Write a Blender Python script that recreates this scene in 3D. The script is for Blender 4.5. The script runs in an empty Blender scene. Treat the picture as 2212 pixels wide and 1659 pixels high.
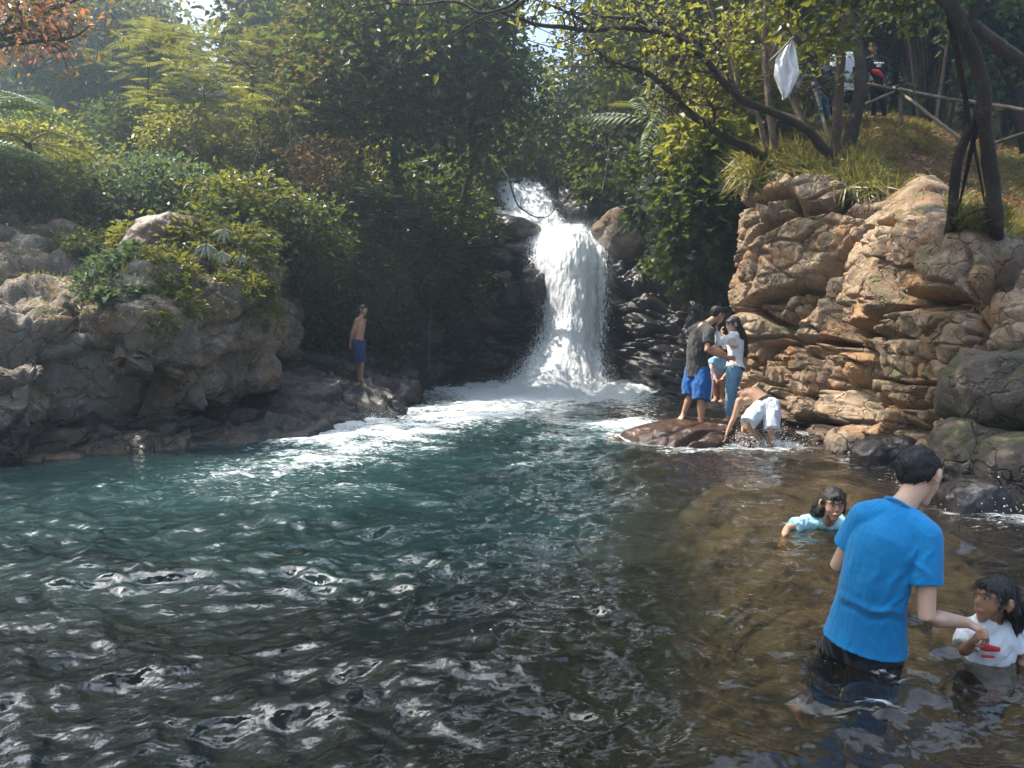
import bpy, bmesh, math, random
import numpy as np
from mathutils import Vector, Matrix

# ---------------------------------------------------------------- camera, sky, sun, exposure
R = math.radians
SC = bpy.context.scene
COL = SC.collection
F_PX = 850.0
PITCH = R(3.6)
CAM_H = 1.5
cam_d = bpy.data.cameras.new("camera")
cam = bpy.data.objects.new("camera", cam_d)
COL.objects.link(cam)
cam_d.sensor_width = 36.0
cam_d.lens = F_PX / 1024 * 36.0
cam_d.clip_start = 0.05
cam_d.clip_end = 2000
cam.location = (0, 0, CAM_H)
cam.rotation_euler = (R(90) - PITCH, 0, 0)
SC.camera = cam

SUN_ELEV = R(57)
SUN_AZ = R(-66)            # angle from +Y (the view direction), negative = to the left
world = bpy.data.worlds.new("World")
SC.world = world
world.use_nodes = True
wn = world.node_tree
bg = wn.nodes["Background"]
sky = wn.nodes.new("ShaderNodeTexSky")
sky.sky_type = 'NISHITA'
sky.sun_disc = False
sky.sun_elevation = SUN_ELEV
sky.sun_rotation = SUN_AZ
sky.air_density = 1.0
sky.dust_density = 4.5
sky.ozone_density = 1.0
wn.links.new(sky.outputs[0], bg.inputs[0])
bg.inputs[1].default_value = 0.15
sun_d = bpy.data.lights.new("sun", 'SUN')
sun = bpy.data.objects.new("sun", sun_d)
COL.objects.link(sun)
sun_d.energy = 4.3
sun_d.angle = R(0.5)
sun_d.color = (1.0, 0.92, 0.80)
sv = Vector((math.sin(SUN_AZ) * math.cos(SUN_ELEV), math.cos(SUN_AZ) * math.cos(SUN_ELEV), math.sin(SUN_ELEV)))
sun.rotation_euler = sv.to_track_quat('Z', 'Y').to_euler()
SC.view_settings.view_transform = 'Standard'
SC.view_settings.look = 'None'
SC.view_settings.gamma = 1
SC.view_settings.exposure = 1.75
SC.render.engine = 'CYCLES'
SC.cycles.max_bounces = 8
SC.cycles.diffuse_bounces = 3
SC.cycles.glossy_bounces = 3
SC.cycles.transmission_bounces = 4
SC.cycles.transparent_max_bounces = 12
SC.cycles.volume_bounces = 0
SC.cycles.sample_clamp_indirect = 6
SC.cycles.use_denoising = True
SC.cycles.caustics_reflective = False
SC.cycles.caustics_refractive = False
rng = np.random.default_rng(7)
random.seed(7)

# ---------------------------------------------------------------- helpers
def D(dx, dy, Y):
    """world point at forward distance Y seen at photo position (dx, dy) of a 2212-wide view"""
    u = (dx * 0.46293 - 512) / F_PX
    v = (384 - dy * 0.46293) / F_PX
    cp, sp = math.cos(PITCH), math.sin(PITCH)
    d = np.array([u, cp + v * sp, -sp + v * cp])
    return np.array([0, 0, CAM_H]) + d * (Y / d[1])

def G(dx, dy, z=0.0):
    """world point at height z seen at photo position"""
    u = (dx * 0.46293 - 512) / F_PX
    v = (384 - dy * 0.46293) / F_PX
    cp, sp = math.cos(PITCH), math.sin(PITCH)
    d = np.array([u, cp + v * sp, -sp + v * cp])
    return np.array([0, 0, CAM_H]) + d * ((z - CAM_H) / d[2])

def px(Pt):
    """photo position (2212-wide) of world points: for choosing which slope gets which plants"""
    cp, sp = math.cos(PITCH), math.sin(PITCH)
    z = Pt[..., 2] - CAM_H
    f = Pt[..., 1] * cp - z * sp
    v = Pt[..., 1] * sp + z * cp
    return (Pt[..., 0] / f * F_PX + 512) / 0.46293, (384 - v / f * F_PX) / 0.46293

def h3(ix, iy, iz, s):
    h = (ix.astype(np.int64) * 374761393 + iy.astype(np.int64) * 668265263 + iz.astype(np.int64) * 2147483647 + s * 974634777) & 0xffffffff
    h = ((h ^ (h >> 13)) * 1274126177) & 0xffffffff
    h = ((h ^ (h >> 16)) * 2246822519) & 0xffffffff
    h = h ^ (h >> 15)
    return (h & 0xffffff).astype(np.float32) / 16777216.0

def vnoise(p, s=0):
    i = np.floor(p).astype(np.int64); f = p - i
    f = f * f * f * (f * (f * 6 - 15) + 10)
    r = 0
    for a in (0, 1):
        wa = f[..., 0] if a else 1 - f[..., 0]
        for b in (0, 1):
            wb = f[..., 1] if b else 1 - f[..., 1]
            for c in (0, 1):
                wc = f[..., 2] if c else 1 - f[..., 2]
                r = r + wa * wb * wc * h3(i[..., 0] + a, i[..., 1] + b, i[..., 2] + c, s)
    return r * 2 - 1

def fbm(p, o=4, s=0, g=0.5):
    r = 0; a = 1; t = 0
    for k in range(o):
        r = r + a * vnoise(p * (2.03 ** k) + 17.3 * k, s + k); t += a; a *= g
    return r / t

def voro(p, s=0, jit=0.9, full=False, mk=2):
    i = np.floor(p).astype(np.int64)
    f1 = np.full(p.shape[:-1], 9.0); f2 = f1.copy(); cid = np.zeros_like(f1); off = np.zeros(p.shape)
    for a in (-1, 0, 1):
        for b in (-1, 0, 1):
            for c in (-1, 0, 1):
                x, y, z = i[..., 0] + a, i[..., 1] + b, i[..., 2] + c
                q = np.stack([x + 0.5 + jit * (h3(x, y, z, s) - .5), y + 0.5 + jit * (h3(x, y, z, s + 1) - .5),
                              z + 0.5 + jit * (h3(x, y, z, s + 2) - .5)], -1)
                d = np.sqrt(((p - q) ** 2).sum(-1)) if mk == 2 else (np.abs(p - q) ** mk).sum(-1) ** (1 / mk)
                m = d < f1
                f2 = np.where(m, f1, np.minimum(f2, d))
                cid = np.where(m, h3(x, y, z, s + 3), cid)
                off = np.where(m[..., None], p - q, off)
                f1 = np.where(m, d, f1)
    return (f1, f2, cid, off) if full else (f1, f2, cid)

def sstep(a, b, x):
    t = np.clip((x - a) / (b - a), 0, 1)
    return t * t * (3 - 2 * t)

def cubic_axis(A, n, w=0.25):
    """Catmull-Rom resampling of the first axis to n samples, blended with a smoother B-spline"""
    k = len(A)
    t = np.linspace(0, k - 1, n); i = np.clip(t.astype(int), 0, k - 2); f = (t - i)[:, None]
    A2 = A.reshape(k, -1)
    P = np.concatenate([[2 * A2[0] - A2[1]], A2, [2 * A2[-1] - A2[-2]]])
    p0, p1, p2, p3 = P[i], P[i + 1], P[i + 2], P[i + 3]
    cr = 0.5 * ((2 * p1) + (-p0 + p2) * f + (2 * p0 - 5 * p1 + 4 * p2 - p3) * f ** 2 + (-p0 + 3 * p1 - 3 * p2 + p3) * f ** 3)
    bs = ((1 - f) ** 3 * p0 + (3 * f ** 3 - 6 * f ** 2 + 4) * p1 + (-3 * f ** 3 + 3 * f ** 2 + 3 * f + 1) * p2 + f ** 3 * p3) / 6
    return (cr * (1 - w) + bs * w).reshape((n,) + A.shape[1:])

def surf(ctrl, nu, nv, w=0.25):
    A = cubic_axis(np.array(ctrl, dtype=float), nu, w)
    return np.swapaxes(cubic_axis(np.swapaxes(A, 0, 1), nv, w), 0, 1)

def normals(P):
    du = np.gradient(P, axis=0); dv = np.gradient(P, axis=1)
    n = np.cross(du, dv)
    return n / (np.linalg.norm(n, axis=-1, keepdims=True) + 1e-9)

def mesh_np(name, V, Fq, mat=None, parent=None, attrs=None, smooth=True, link=True):
    V = np.asarray(V, dtype=np.float32).reshape(-1, 3); Fq = np.asarray(Fq, dtype=np.int32)
    me = bpy.data.meshes.new(name)
    me.vertices.add(len(V)); me.vertices.foreach_set('co', V.ravel())
    k = Fq.shape[1]
    me.loops.add(Fq.size); me.loops.foreach_set('vertex_index', Fq.ravel())
    me.polygons.add(len(Fq)); me.polygons.foreach_set('loop_start', np.arange(0, Fq.size, k, dtype=np.int32))
    me.update(calc_edges=True)
    me.validate()
    if smooth: me.shade_smooth()
    else: me.shade_flat()
    for an, av in (attrs or {}).items():
        a = me.attributes.new(an, 'FLOAT', 'POINT'); a.data.foreach_set('value', np.asarray(av, dtype=np.float32).ravel())
    if mat: me.materials.append(mat)
    o = bpy.data.objects.new(name, me)
    if link: COL.objects.link(o)
    if parent: o.parent = parent
    return o

def grid_faces(n, m, flip=False):
    i = np.arange(n * m).reshape(n, m)
    f = np.stack([i[:-1, :-1], i[1:, :-1], i[1:, 1:], i[:-1, 1:]], -1).reshape(-1, 4)
    return f[:, ::-1] if flip else f

def grid_obj(name, P, mat, parent=None, attrs=None, flip=False):
    return mesh_np(name, P, grid_faces(P.shape[0], P.shape[1], flip), mat, parent, attrs)

def tag(o, label=None, cat=None, group=None, kind=None):
    if label: o['label'] = label
    if cat: o['category'] = cat
    if group: o['group'] = group
    if kind: o['kind'] = kind
    return o

def empty(name, loc=(0, 0, 0), label=None, cat=None, group=None):
    o = bpy.data.objects.new(name, None); COL.objects.link(o); o.location = loc
    o.empty_display_size = 0.1
    return tag(o, label, cat, group)

# tubes along polylines
def tube_np(pts, rad, seg=8, cap=True, ell=None, up=None):
    """returns V,F(quads) for a tube along pts with radii; ell = (n,2) separate radii with 'up' side vector"""
    pts = np.asarray(pts, float); n = len(pts)
    rad = np.asarray(rad, float)
    if rad.ndim == 0: rad = np.full(n, float(rad))
    T = np.gradient(pts, axis=0); T /= np.linalg.norm(T, axis=1, keepdims=True) + 1e-9
    V = []
    ref = np.array([0, 0, 1.0]) if up is None else np.asarray(up, float)
    if up is None and abs(T[0] @ ref) > 0.9: ref = np.array([1.0, 0, 0])
    for k in range(n):
        s = ref - T[k] * (ref @ T[k]); s /= np.linalg.norm(s) + 1e-9
        b = np.cross(T[k], s); ref = s if up is None else ref
        a = np.linspace(0, 2 * np.pi, seg, endpoint=False)
        r1 = rad[k] if rad.ndim == 1 else rad[k, 0]; r2 = rad[k] if rad.ndim == 1 else rad[k, 1]
        V.append(pts[k] + np.outer(np.cos(a), s) * r1 + np.outer(np.sin(a), b) * r2)
    V = np.concatenate(V); Fq = []
    for k in range(n - 1):
        for j in range(seg):
            Fq.append((k * seg + j, k * seg + (j + 1) % seg, (k + 1) * seg + (j + 1) % seg, (k + 1) * seg + j))
    if cap:
        c0 = len(V); V = np.concatenate([V, [pts[0]], [pts[-1]]])
        for j in range(0, seg, 2):
            Fq.append((c0, (j + 2) % seg, j + 1, j))
            e = (n - 1) * seg
            Fq.append((c0 + 1, e + j, e + j + 1, e + (j + 2) % seg))
    return V, np.array(Fq)

def smooth_path(pts, n):
    return cubic_axis(np.asarray(pts, float), n, 0.3)

class Acc:
    def __init__(s): s.V = []; s.F = []; s.n = 0; s.A = []
    def add(s, V, F, a=None):
        s.V.append(np.asarray(V)); s.F.append(np.asarray(F) + s.n); s.n += len(V)
        s.A.append(np.full(len(V), 0.0) if a is None else (np.full(len(V), a) if np.isscalar(a) else a))
    def build(s, name, mat, parent=None, smooth=True, attr='v'):
        return mesh_np(name, np.concatenate(s.V), np.concatenate(s.F), mat, parent, {attr: np.concatenate(s.A)}, smooth)

# ---------------------------------------------------------------- materials
class NT:
    def __init__(s, name):
        s.m = bpy.data.materials.new(name); s.m.use_nodes = True
        s.t = s.m.node_tree; s.t.nodes.clear()
        s.out = s.t.nodes.new('ShaderNodeOutputMaterial')
    def n(s, ty, ins=None, **kw):
        x = s.t.nodes.new(ty)
        for k, v in kw.items(): setattr(x, k, v)
        for k, v in (ins or {}).items():
            if isinstance(v, bpy.types.NodeSocket): s.t.links.new(v, x.inputs[k])
            else: x.inputs[k].default_value = v
        return x
    def ramp(s, fac, stops, interp='LINEAR'):
        x = s.t.nodes.new('ShaderNodeValToRGB'); cr = x.color_ramp; cr.interpolation = interp
        while len(cr.elements) < len(stops): cr.elements.new(0.5)
        for e, (p, c) in zip(cr.elements, stops):
            e.position = p; e.color = (c[0], c[1], c[2], 1) if not np.isscalar(c) else (c, c, c, 1)
        s.t.links.new(fac, x.inputs[0]); return x.outputs[0]
    def noise(s, scale, detail=4, rough=0.55, vec=None, dist=0.0):
        x = s.n('ShaderNodeTexNoise', {'Scale': scale, 'Detail': detail, 'Roughness': rough, 'Distortion': dist})
        if vec is not None: s.t.links.new(vec, x.inputs['Vector'])
        return x.outputs['Fac']
    def mix(s, f, a, b, bt='MIX'):
        x = s.t.nodes.new('ShaderNodeMix'); x.data_type = 'RGBA'; x.blend_type = bt
        for k, v in ((0, f), (6, a), (7, b)):
            if isinstance(v, bpy.types.NodeSocket): s.t.links.new(v, x.inputs[k])
            else: x.inputs[k].default_value = v if k == 0 else (v[0], v[1], v[2], 1)
        return x.outputs[2]
    def math(s, op, a, b=0.0, clamp=False):
        x = s.t.nodes.new('ShaderNodeMath'); x.operation = op; x.use_clamp = clamp
        for k, v in ((0, a), (1, b)):
            if isinstance(v, bpy.types.NodeSocket): s.t.links.new(v, x.inputs[k])
            else: x.inputs[k].default_value = v
        return x.outputs[0]
    def geo(s): 
        return s.n('ShaderNodeNewGeometry')
    def pos(s): return s.n('ShaderNodeNewGeometry').outputs['Position']
    def attr(s, name): return s.n('ShaderNodeAttribute', attribute_name=name).outputs['Fac']
    def bump(s, h, strength=0.5, dist=0.02, normal=None):
        ins = {'Height': h, 'Strength': strength, 'Distance': dist}
        if normal is not None: ins['Normal'] = normal
        return s.n('ShaderNodeBump', ins).outputs[0]
    def done(s, sh):
        s.t.links.new(sh, s.out.inputs[0]); return s.m

def simple_mat(name, col, rough=0.6, var=0.15, scale=20, bump=0.15, spec=0.3, bscale=80, metal=0.0, sub=0.0):
    t = NT(name); p = t.pos()
    nz = t.noise(scale, 4, 0.6, p)
    c = t.ramp(nz, [(0.3, tuple(x * (1 - var) for x in col)), (0.7, tuple(min(1, x * (1 + var)) for x in col))])
    ins = {'Base Color': c, 'Roughness': rough, 'Specular IOR Level': spec, 'Metallic': metal,
           'Normal': t.bump(t.noise(bscale, 3, 0.6, p), bump, 0.004)}
    b = t.n('ShaderNodeBsdfPrincipled', ins)
    if sub > 0:
        b.inputs['Subsurface Weight'].default_value = sub
        b.inputs['Subsurface Radius'].default_value = (0.02, 0.008, 0.004)
    return t.done(b.outputs[0])

def rock_mat(name, dark, mid, light, moss=0.4, lichen=0.35, wet_z=0.25, wet=0.0, orange=0.0, scale=1.0, crk=1.0, bs=.85, gloss=.62):
    t = NT(name); p = t.pos(); g = t.geo()
    cell = t.attr('cell'); lowf = t.noise(0.9 * scale, 5, 0.6, p, 0.6)
    fine = t.noise(9 * scale, 6, 0.7, p)
    tone = t.math('ADD', t.math('MULTIPLY', lowf, 0.5), t.math('ADD', t.math('MULTIPLY', fine, 0.35), t.math('MULTIPLY', cell, 0.25)))
    c = t.ramp(tone, [(0.33, dark), (0.52, mid), (0.72, light)])
    if orange > 0:
        on = t.ramp(t.noise(1.6, 5, 0.65, p, 0.8), [(0.50, 0.0), (0.62, orange)])
        c = t.mix(on, c, (0.38, 0.17, 0.045))
    nz = t.n('ShaderNodeSeparateXYZ', {0: g.outputs['Normal']}).outputs[2]
    mm = t.math('MULTIPLY', t.ramp(t.noise(2.3, 6, 0.7, p, 0.4), [(0.50, 0.0), (0.60, 1.0)]),
                t.ramp(nz, [(0.0, 0.25), (0.6, 1.0)]))
    c = t.mix(t.math('MULTIPLY', mm, moss), c, (0.075, 0.085, 0.018))
    ln = t.ramp(t.noise(7.0, 5, 0.75, p, 0.3), [(0.60, 0.0), (0.64, 1.0)])
    c = t.mix(t.math('MULTIPLY', ln, lichen), c, (0.48, 0.45, 0.38))
    spk = t.ramp(t.noise(45, 3, 0.8, p), [(0.25, 0.55), (0.5, 1.0), (0.75, 1.35)])
    c = t.mix(1.0, c, spk, 'MULTIPLY')
    pz = t.n('ShaderNodeSeparateXYZ', {0: p}).outputs[2]
    wz = t.math('ADD', pz, t.math('MULTIPLY', lowf, -0.3))
    w = t.ramp(wz, [(0.0, 1.0), (1.0, 0.0)])
    mr = t.n('ShaderNodeMapRange', {'Value': wz, 'From Min': wet_z - 0.12, 'From Max': wet_z + 0.1, 'To Min': 1.0, 'To Max': wet})
    w = mr.outputs[0]
    c = t.mix(t.math('MULTIPLY', w, 0.62), c, (0.018, 0.013, 0.012))
    rg = t.math('SUBTRACT', 0.88, t.math('MULTIPLY', w, gloss))
    hh = t.math('ADD', t.math('MULTIPLY', t.noise(14 * scale, 7, 0.72, p, 0.3), 1.0), t.math('MULTIPLY', t.noise(60, 4, 0.7, p), 0.3))
    vo = t.n('ShaderNodeTexVoronoi', {'Vector': t.n('ShaderNodeVectorMath', {0: p, 1: t.n('ShaderNodeTexNoise', {'Vector': p, 'Scale': 1.8, 'Detail': 4.0}).outputs['Color']}, operation='ADD').outputs[0], 'Scale': 2.1 * scale}, feature='DISTANCE_TO_EDGE').outputs[0]
    cr = t.math('MULTIPLY', t.ramp(vo, [(0.0, 0.0), (0.035, 1.0)]), crk)
    hh = t.math('ADD', hh, cr)
    nb = t.bump(hh, bs, 0.045)
    b = t.n('ShaderNodeBsdfPrincipled', {'Base Color': c, 'Roughness': rg, 'Specular IOR Level': 0.5, 'Normal': nb})
    return t.done(b.outputs[0])

M = {}
M['rock_tan'] = rock_mat('tan_rock', (0.09, 0.058, 0.036), (0.27, 0.185, 0.118), (0.46, 0.345, 0.24), moss=0.7, lichen=0.3, wet_z=0.10, orange=0.5)
M['rock_brown'] = rock_mat('brown_rock', (0.05, 0.036, 0.028), (0.15, 0.117, 0.092), (0.34, 0.285, 0.235), moss=0.75, lichen=0.5, wet_z=0.35, orange=0.35)
M['rock_dark'] = rock_mat('shaded_boulder_rock', (0.025, 0.019, 0.014), (0.062, 0.048, 0.034), (0.13, 0.10, 0.075), moss=0.7, lichen=0.15, wet_z=0.3)  # olive-brown boulders, darkened further: right-edge shade is put into the colour
M['rock_wet'] = rock_mat('wet_dark_rock', (0.014, 0.011, 0.012), (0.040, 0.032, 0.033), (0.10, 0.088, 0.09), moss=0.25, lichen=0.12, wet_z=0.5, wet=0.85, crk=.15, bs=.5, gloss=.72)
M['rock_red'] = rock_mat('wet_red_rock', (0.05, 0.022, 0.012), (0.13, 0.062, 0.035), (0.22, 0.12, 0.07), moss=0.1, lichen=0.08, wet_z=0.5, wet=0.6, crk=.1, bs=.45, gloss=.75)

def soil_mat(name, a, b, c2, grass=0.5):
    t = NT(name); p = t.pos()
    n1 = t.noise(1.2, 6, 0.65, p, 0.5); n2 = t.noise(14, 5, 0.7, p)
    c = t.ramp(t.math('ADD', t.math('MULTIPLY', n1, 0.6), t.math('MULTIPLY', n2, 0.4)), [(0.35, a), (0.5, b), (0.65, c2)])
    gm = t.ramp(t.noise(2.2, 6, 0.7, p, 0.3), [(0.45, 0.0), (0.58, grass)])
    c = t.mix(gm, c, (0.06, 0.075, 0.018))
    b_ = t.n('ShaderNodeBsdfPrincipled', {'Base Color': c, 'Roughness': 0.95, 'Specular IOR Level': 0.15,
             'Normal': t.bump(t.noise(22, 7, 0.75, p), 1.0, 0.06)})
    return t.done(b_.outputs[0])
M['soil'] = soil_mat('leafy_soil', (0.035, 0.022, 0.013), (0.11, 0.065, 0.035), (0.20, 0.13, 0.075))
M['dark_soil'] = soil_mat('dark_forest_floor', (0.010, 0.009, 0.006), (0.022, 0.018, 0.011), (0.04, 0.032, 0.02), 0.7)

def rocky(P, cells, seed, flow=(1, 1, 1), crack=0.12, rough=0.05, warp=0.35, dm=0.45, fade=None, mk=2, edge=.30):
    """displace a surface grid into rounded boulders; cells = [(size, amount, mask or None)]"""
    N = normals(P)
    q = P / np.array(flow)
    wv = np.stack([fbm(P * 0.8 + 3.1, 3, seed + 11), fbm(P * 0.8 + 9.7, 3, seed + 12), fbm(P * 0.8 - 5.2, 3, seed + 13)], -1) * warp
    disp = np.zeros(P.shape[:-1]); cellv = np.zeros_like(disp)
    for k, (sz, amt, mask) in enumerate(cells):
        f1, f2, cid, off = voro((q + wv * sz) / sz, seed + 31 * k, full=True, mk=mk)
        e = f2 - f1
        tl = np.stack([np.sin(cid * 91.7), np.cos(cid * 57.1), np.sin(cid * 33.3 + 1)], -1)
        dome = np.sqrt(np.clip(1 - (f1 / 1.0) ** 2, 0, 1)) - 0.6
        block = sstep(0.0, edge, e) - 0.7
        d = amt * (dm * dome + (1 - dm) * 1.1 * block + 0.75 * (cid - 0.5) + 0.6 * (off * tl).sum(-1)) - crack * sz * (1 - sstep(0.0, 0.09, e)) * (0.4 + cid)
        if mask is not None: d = d * mask
        disp += d
        cellv = cellv + cid / len(cells)
    disp += rough * fbm(P * 2.2, 5, seed + 5, 0.55) * 2.0
    disp += 0.25 * rough * fbm(P * 9, 3, seed + 6, 0.6)
    if fade is not None: disp *= fade
    return P + N * disp[..., None], cellv
# ================================================================ LAND, ROCK, WATER
def node_grid(cols):
    return np.array([[D(*n) for n in c] for c in cols])

# --- right cliff (tan boulders)
RC = [
 [(1640,900,19),(1640,800,19),(1640,650,19),(1645,520,19),(1650,430,19),(1660,390,19.5),(1670,360,20)],
 [(1612,890,14.6),(1609,780,15),(1602,650,15.2),(1602,520,15.4),(1615,430,15.6),(1640,390,16),(1660,345,17.5)],
 [(1690,900,13.6),(1690,790,14),(1690,660,14.3),(1690,530,14.6),(1695,440,14.8),(1700,390,15),(1700,335,16.5)],
 [(1790,960,12.2),(1790,820,12.8),(1790,680,13.4),(1790,550,13.8),(1790,450,14.2),(1790,385,14.5),(1800,370,17)],
 [(1880,1010,10.2),(1880,860,10.9),(1880,720,11.5),(1885,600,12.0),(1890,500,13.2),(1895,430,14.4),(1900,420,16.5)],
 [(1990,1060,8.9),(1980,900,9.5),(1970,760,10.),(1960,620,10.4),(1950,520,10.7),(1960,465,11.4),(2000,370,14)],
 [(2100,1100,7.8),(2090,930,8.4),(2080,780,8.8),(2070,640,9.2),(2070,540,9.5),(2080,492,10),(2130,505,12)],
 [(2210,1150,7.0),(2200,960,7.6),(2200,800,8.0),(2200,680,8.6),(2200,590,9.2),(2200,525,9.8),(2250,530,11.5)],
 [(2400,1250,6),(2400,1050,6.5),(2400,880,6.9),(2400,740,7.5),(2400,620,8),(2400,540,9),(2450,440,12)],
 [(2900,1500,5),(2900,1200,5.3),(2900,1000,5.6),(2900,850,6),(2900,730,6.5),(2900,650,8),(2900,550,11)],
]
RCg = node_grid(RC)
# extend the foot below the water
foot = RCg[:, :1].copy(); foot[:, 0, 2] -= 1.0; foot[:, 0, 0] -= 0.25
RCg = np.concatenate([foot, RCg], 1)
P = surf(RCg, 620, 330)
hz = P[..., 2]
low = 1 - sstep(0.8, 2.2, hz)
P2, cell = rocky(P, [(1.75, 0.32, None), (0.66, 0.15, 0.45 + 0.55 * low), (0.28, 0.06, 0.25 + 0.75 * low)], 3, flow=(1.25, 1.25, 0.72), crack=0.17, rough=0.075, warp=.10, dm=.04, mk=5, edge=.13, fade=1 - .75 * sstep(.70, .95, np.linspace(0, 1, 330))[None, :])
grid_obj('cliff', P2, M['rock_tan'], attrs={'cell': cell}).update_tag()
tag(bpy.data.objects['cliff'], 'sunlit tan boulder cliff on the right bank', kind='structure')

# --- left bank rock
LB = [
 [(-700,1200,6.5),(-700,1050,7),(-700,880,7.6),(-700,740,8.5),(-700,640,10),(-700,570,14)],
 [(-300,1110,7.8),(-300,960,8.2),(-300,820,8.8),(-300,700,9.8),(-300,620,11.5),(-300,560,15)],
 [(0,1050,9),(0,900,9.3),(0,780,9.6),(0,690,10.3),(0,620,12),(0,520,16.5)],
 [(120,1035,9.4),(120,900,9.7),(120,780,10.0),(125,690,10.8),(140,610,12.6),(150,540,16.5)],
 [(178,1025,10.1),(180,900,10.9),(185,790,11.2),(190,700,11.5),(215,610,12.6),(225,560,15.5)],
 [(290,1000,10.5),(285,880,11.0),(270,780,10.3),(260,700,10.7),(285,590,12),(300,500,13.5)],
 [(420,985,11),(425,890,12.6),(415,800,11.7),(400,690,11.6),(390,560,12.3),(385,478,13.5)],
 [(540,990,11.2),(545,900,13.6),(550,810,14.0),(560,700,13.2),(560,600,13.5),(545,510,15)],
 [(600,990,12),(600,880,15.2),(600,800,16.2),(595,700,15.4),(590,600,15.4),(580,520,16.5)],
 [(660,990,14),(650,860,17),(650,780,18),(650,700,18),(640,600,18.5),(620,500,19.5)],
]
LBg = node_grid(LB); foot = LBg[:, :1].copy(); foot[:, 0, 2] -= 0.9; foot[:, 0, 0] += 0.2
LBg = np.concatenate([foot, LBg], 1)
P = surf(LBg, 620, 300)
P2, cell = rocky(P, [(3.0, 0.46, None), (1.2, 0.10, None), (0.4, 0.02, None)], 19, flow=(1.2, 1.2, 0.9), crack=0.09, rough=0.10)
grid_obj('rock_bank', P2, M['rock_brown'], attrs={'cell': cell})
tag(bpy.data.objects['rock_bank'], kind='structure')

# --- gorge wall (dark wet rock behind the fall)
GW = [
 [(560,1000,15.5),(560,880,17),(560,780,18.5),(560,680,19),(560,580,19.5),(560,480,20.5),(560,400,24)],
 [(700,950,16.5),(700,860,18),(700,780,19),(700,680,19.5),(700,580,20.3),(700,480,21.5),(700,380,26)],
 [(860,900,20),(860,830,20.8),(860,760,21.2),(860,680,21.6),(860,580,22.2),(860,480,23),(860,380,27)],
 [(1000,870,21.8),(1000,810,22.2),(1000,740,22.6),(1000,650,22.9),(1000,560,23.3),(1000,470,24),(1000,390,28)],
 [(1080,860,22.3),(1080,800,22.8),(1080,720,23.0),(1080,630,23.3),(1080,560,24),(1065,470,25.6),(1050,395,29)],
 [(1150,850,22.8),(1155,790,23.4),(1150,700,23.7),(1140,610,24.2),(1130,535,25),(1130,460,26.8),(1110,390,29.6)],
 [(1240,850,23.2),(1240,780,23.9),(1240,690,24.3),(1240,600,24.8),(1235,510,25.8),(1170,450,27.4),(1150,390,30)],
 [(1320,850,22.8),(1315,780,23.2),(1318,690,23.5),(1318,600,24),(1310,510,25),(1240,450,27),(1215,390,30)],
 [(1390,860,20.8),(1390,790,21.6),(1400,700,22),(1400,610,23),(1390,540,25),(1360,470,26),(1330,400,29)],
 [(1490,870,18.2),(1490,790,19.2),(1490,700,20.4),(1490,625,21.4),(1490,540,23.5),(1490,470,25),(1490,400,28)],
 [(1600,890,16.5),(1600,800,18),(1600,700,19.2),(1600,610,20),(1600,520,21),(1600,430,23),(1600,350,26)],
 [(1750,900,17.5),(1750,800,19),(1750,700,20),(1750,610,21),(1750,520,22),(1750,430,24),(1750,350,27)],
]
GWg = node_grid(GW); foot = GWg[:, :1].copy(); foot[:, 0, 2] -= 1.2; foot[:, 0, 1] -= 0.5
GWg = np.concatenate([foot, GWg], 1)
P = surf(GWg, 640, 300)
P2, cell = rocky(P, [(2.1, 0.45, None), (0.9, 0.2, None), (0.36, 0.05, None)], 41, flow=(1.5, 1.5, 0.6), crack=0.10, rough=0.10, dm=.15, mk=4, edge=.18)
gxx = P2[..., 0]; fx = 1.3 + 0.0 * gxx
def channel(P2):
    x, y = px(P2)
    cen = np.interp(y, [380, 430, 500, 560, 700, 850], [1115, 1140, 1190, 1235, 1245, 1240]); w_ = np.interp(y, [380, 500, 560, 850], [75, 85, 100, 110])
    m = np.exp(-((x - cen) / w_) ** 4) * sstep(360, 390, y)
    P2[..., 1] += 0.75 * m; P2[..., 2] -= 0.45 * m * (1 - sstep(420, 600, y))
channel(P2)
grid_obj('gorge_wall', P2, M['rock_wet'], attrs={'cell': cell})
tag(bpy.data.objects['gorge_wall'], kind='structure')
GORGE = P2

# --- wet ledge where the boy stands: world-space height field, hugging the bank
LEDGE = [  # rows from the water edge up and back to the bank
 [(150,1010,9.9),(330,985,10.6),(480,985,10.9),(650,965,11.6),(740,925,13.2),(850,912,14.0),(880,860,16.5),(905,830,19)],
 [(170,985,10.2),(330,955,11.0),(480,950,11.3),(650,935,12.1),(735,895,13.6),(835,880,14.7),(862,850,16.6),(900,825,19)],
 [(200,950,10.9),(340,925,11.6),(480,905,12.3),(640,880,13.2),(730,850,14.7),(815,843,15.6),(850,840,17.2),(900,815,19.5)],
 [(260,930,11.8),(380,895,12.8),(490,870,13.6),(640,838,14.6),(730,818,15.8),(800,829,17.0),(850,832,18.2),(900,805,20)],
 [(300,900,12.6),(400,860,13.8),(500,835,14.8),(640,800,16.2),(730,795,17.6),(800,810,18.6),(850,812,19.6),(900,795,21)],
 [(330,860,13.6),(420,820,15.2),(520,795,16.4),(640,765,18.2),(730,765,19.6),(800,770,20.4),(850,780,21),(900,780,22)],
]
LGg = node_grid(LEDGE); foot = LGg[:1].copy(); foot[..., 2] -= 1.0; foot[..., 1] -= 0.15
LGg = np.concatenate([foot, LGg], 0)
P = surf(LGg, 260, 620)
P2, cell = rocky(P, [(1.5, 0.10, None), (0.5, 0.03, None)], 77, flow=(1.8, 1.0, 0.8), crack=0.07, rough=0.05)
grid_obj('rock_ledge', P2, M['rock_wet'], attrs={'cell': cell}, flip=True)
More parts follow.
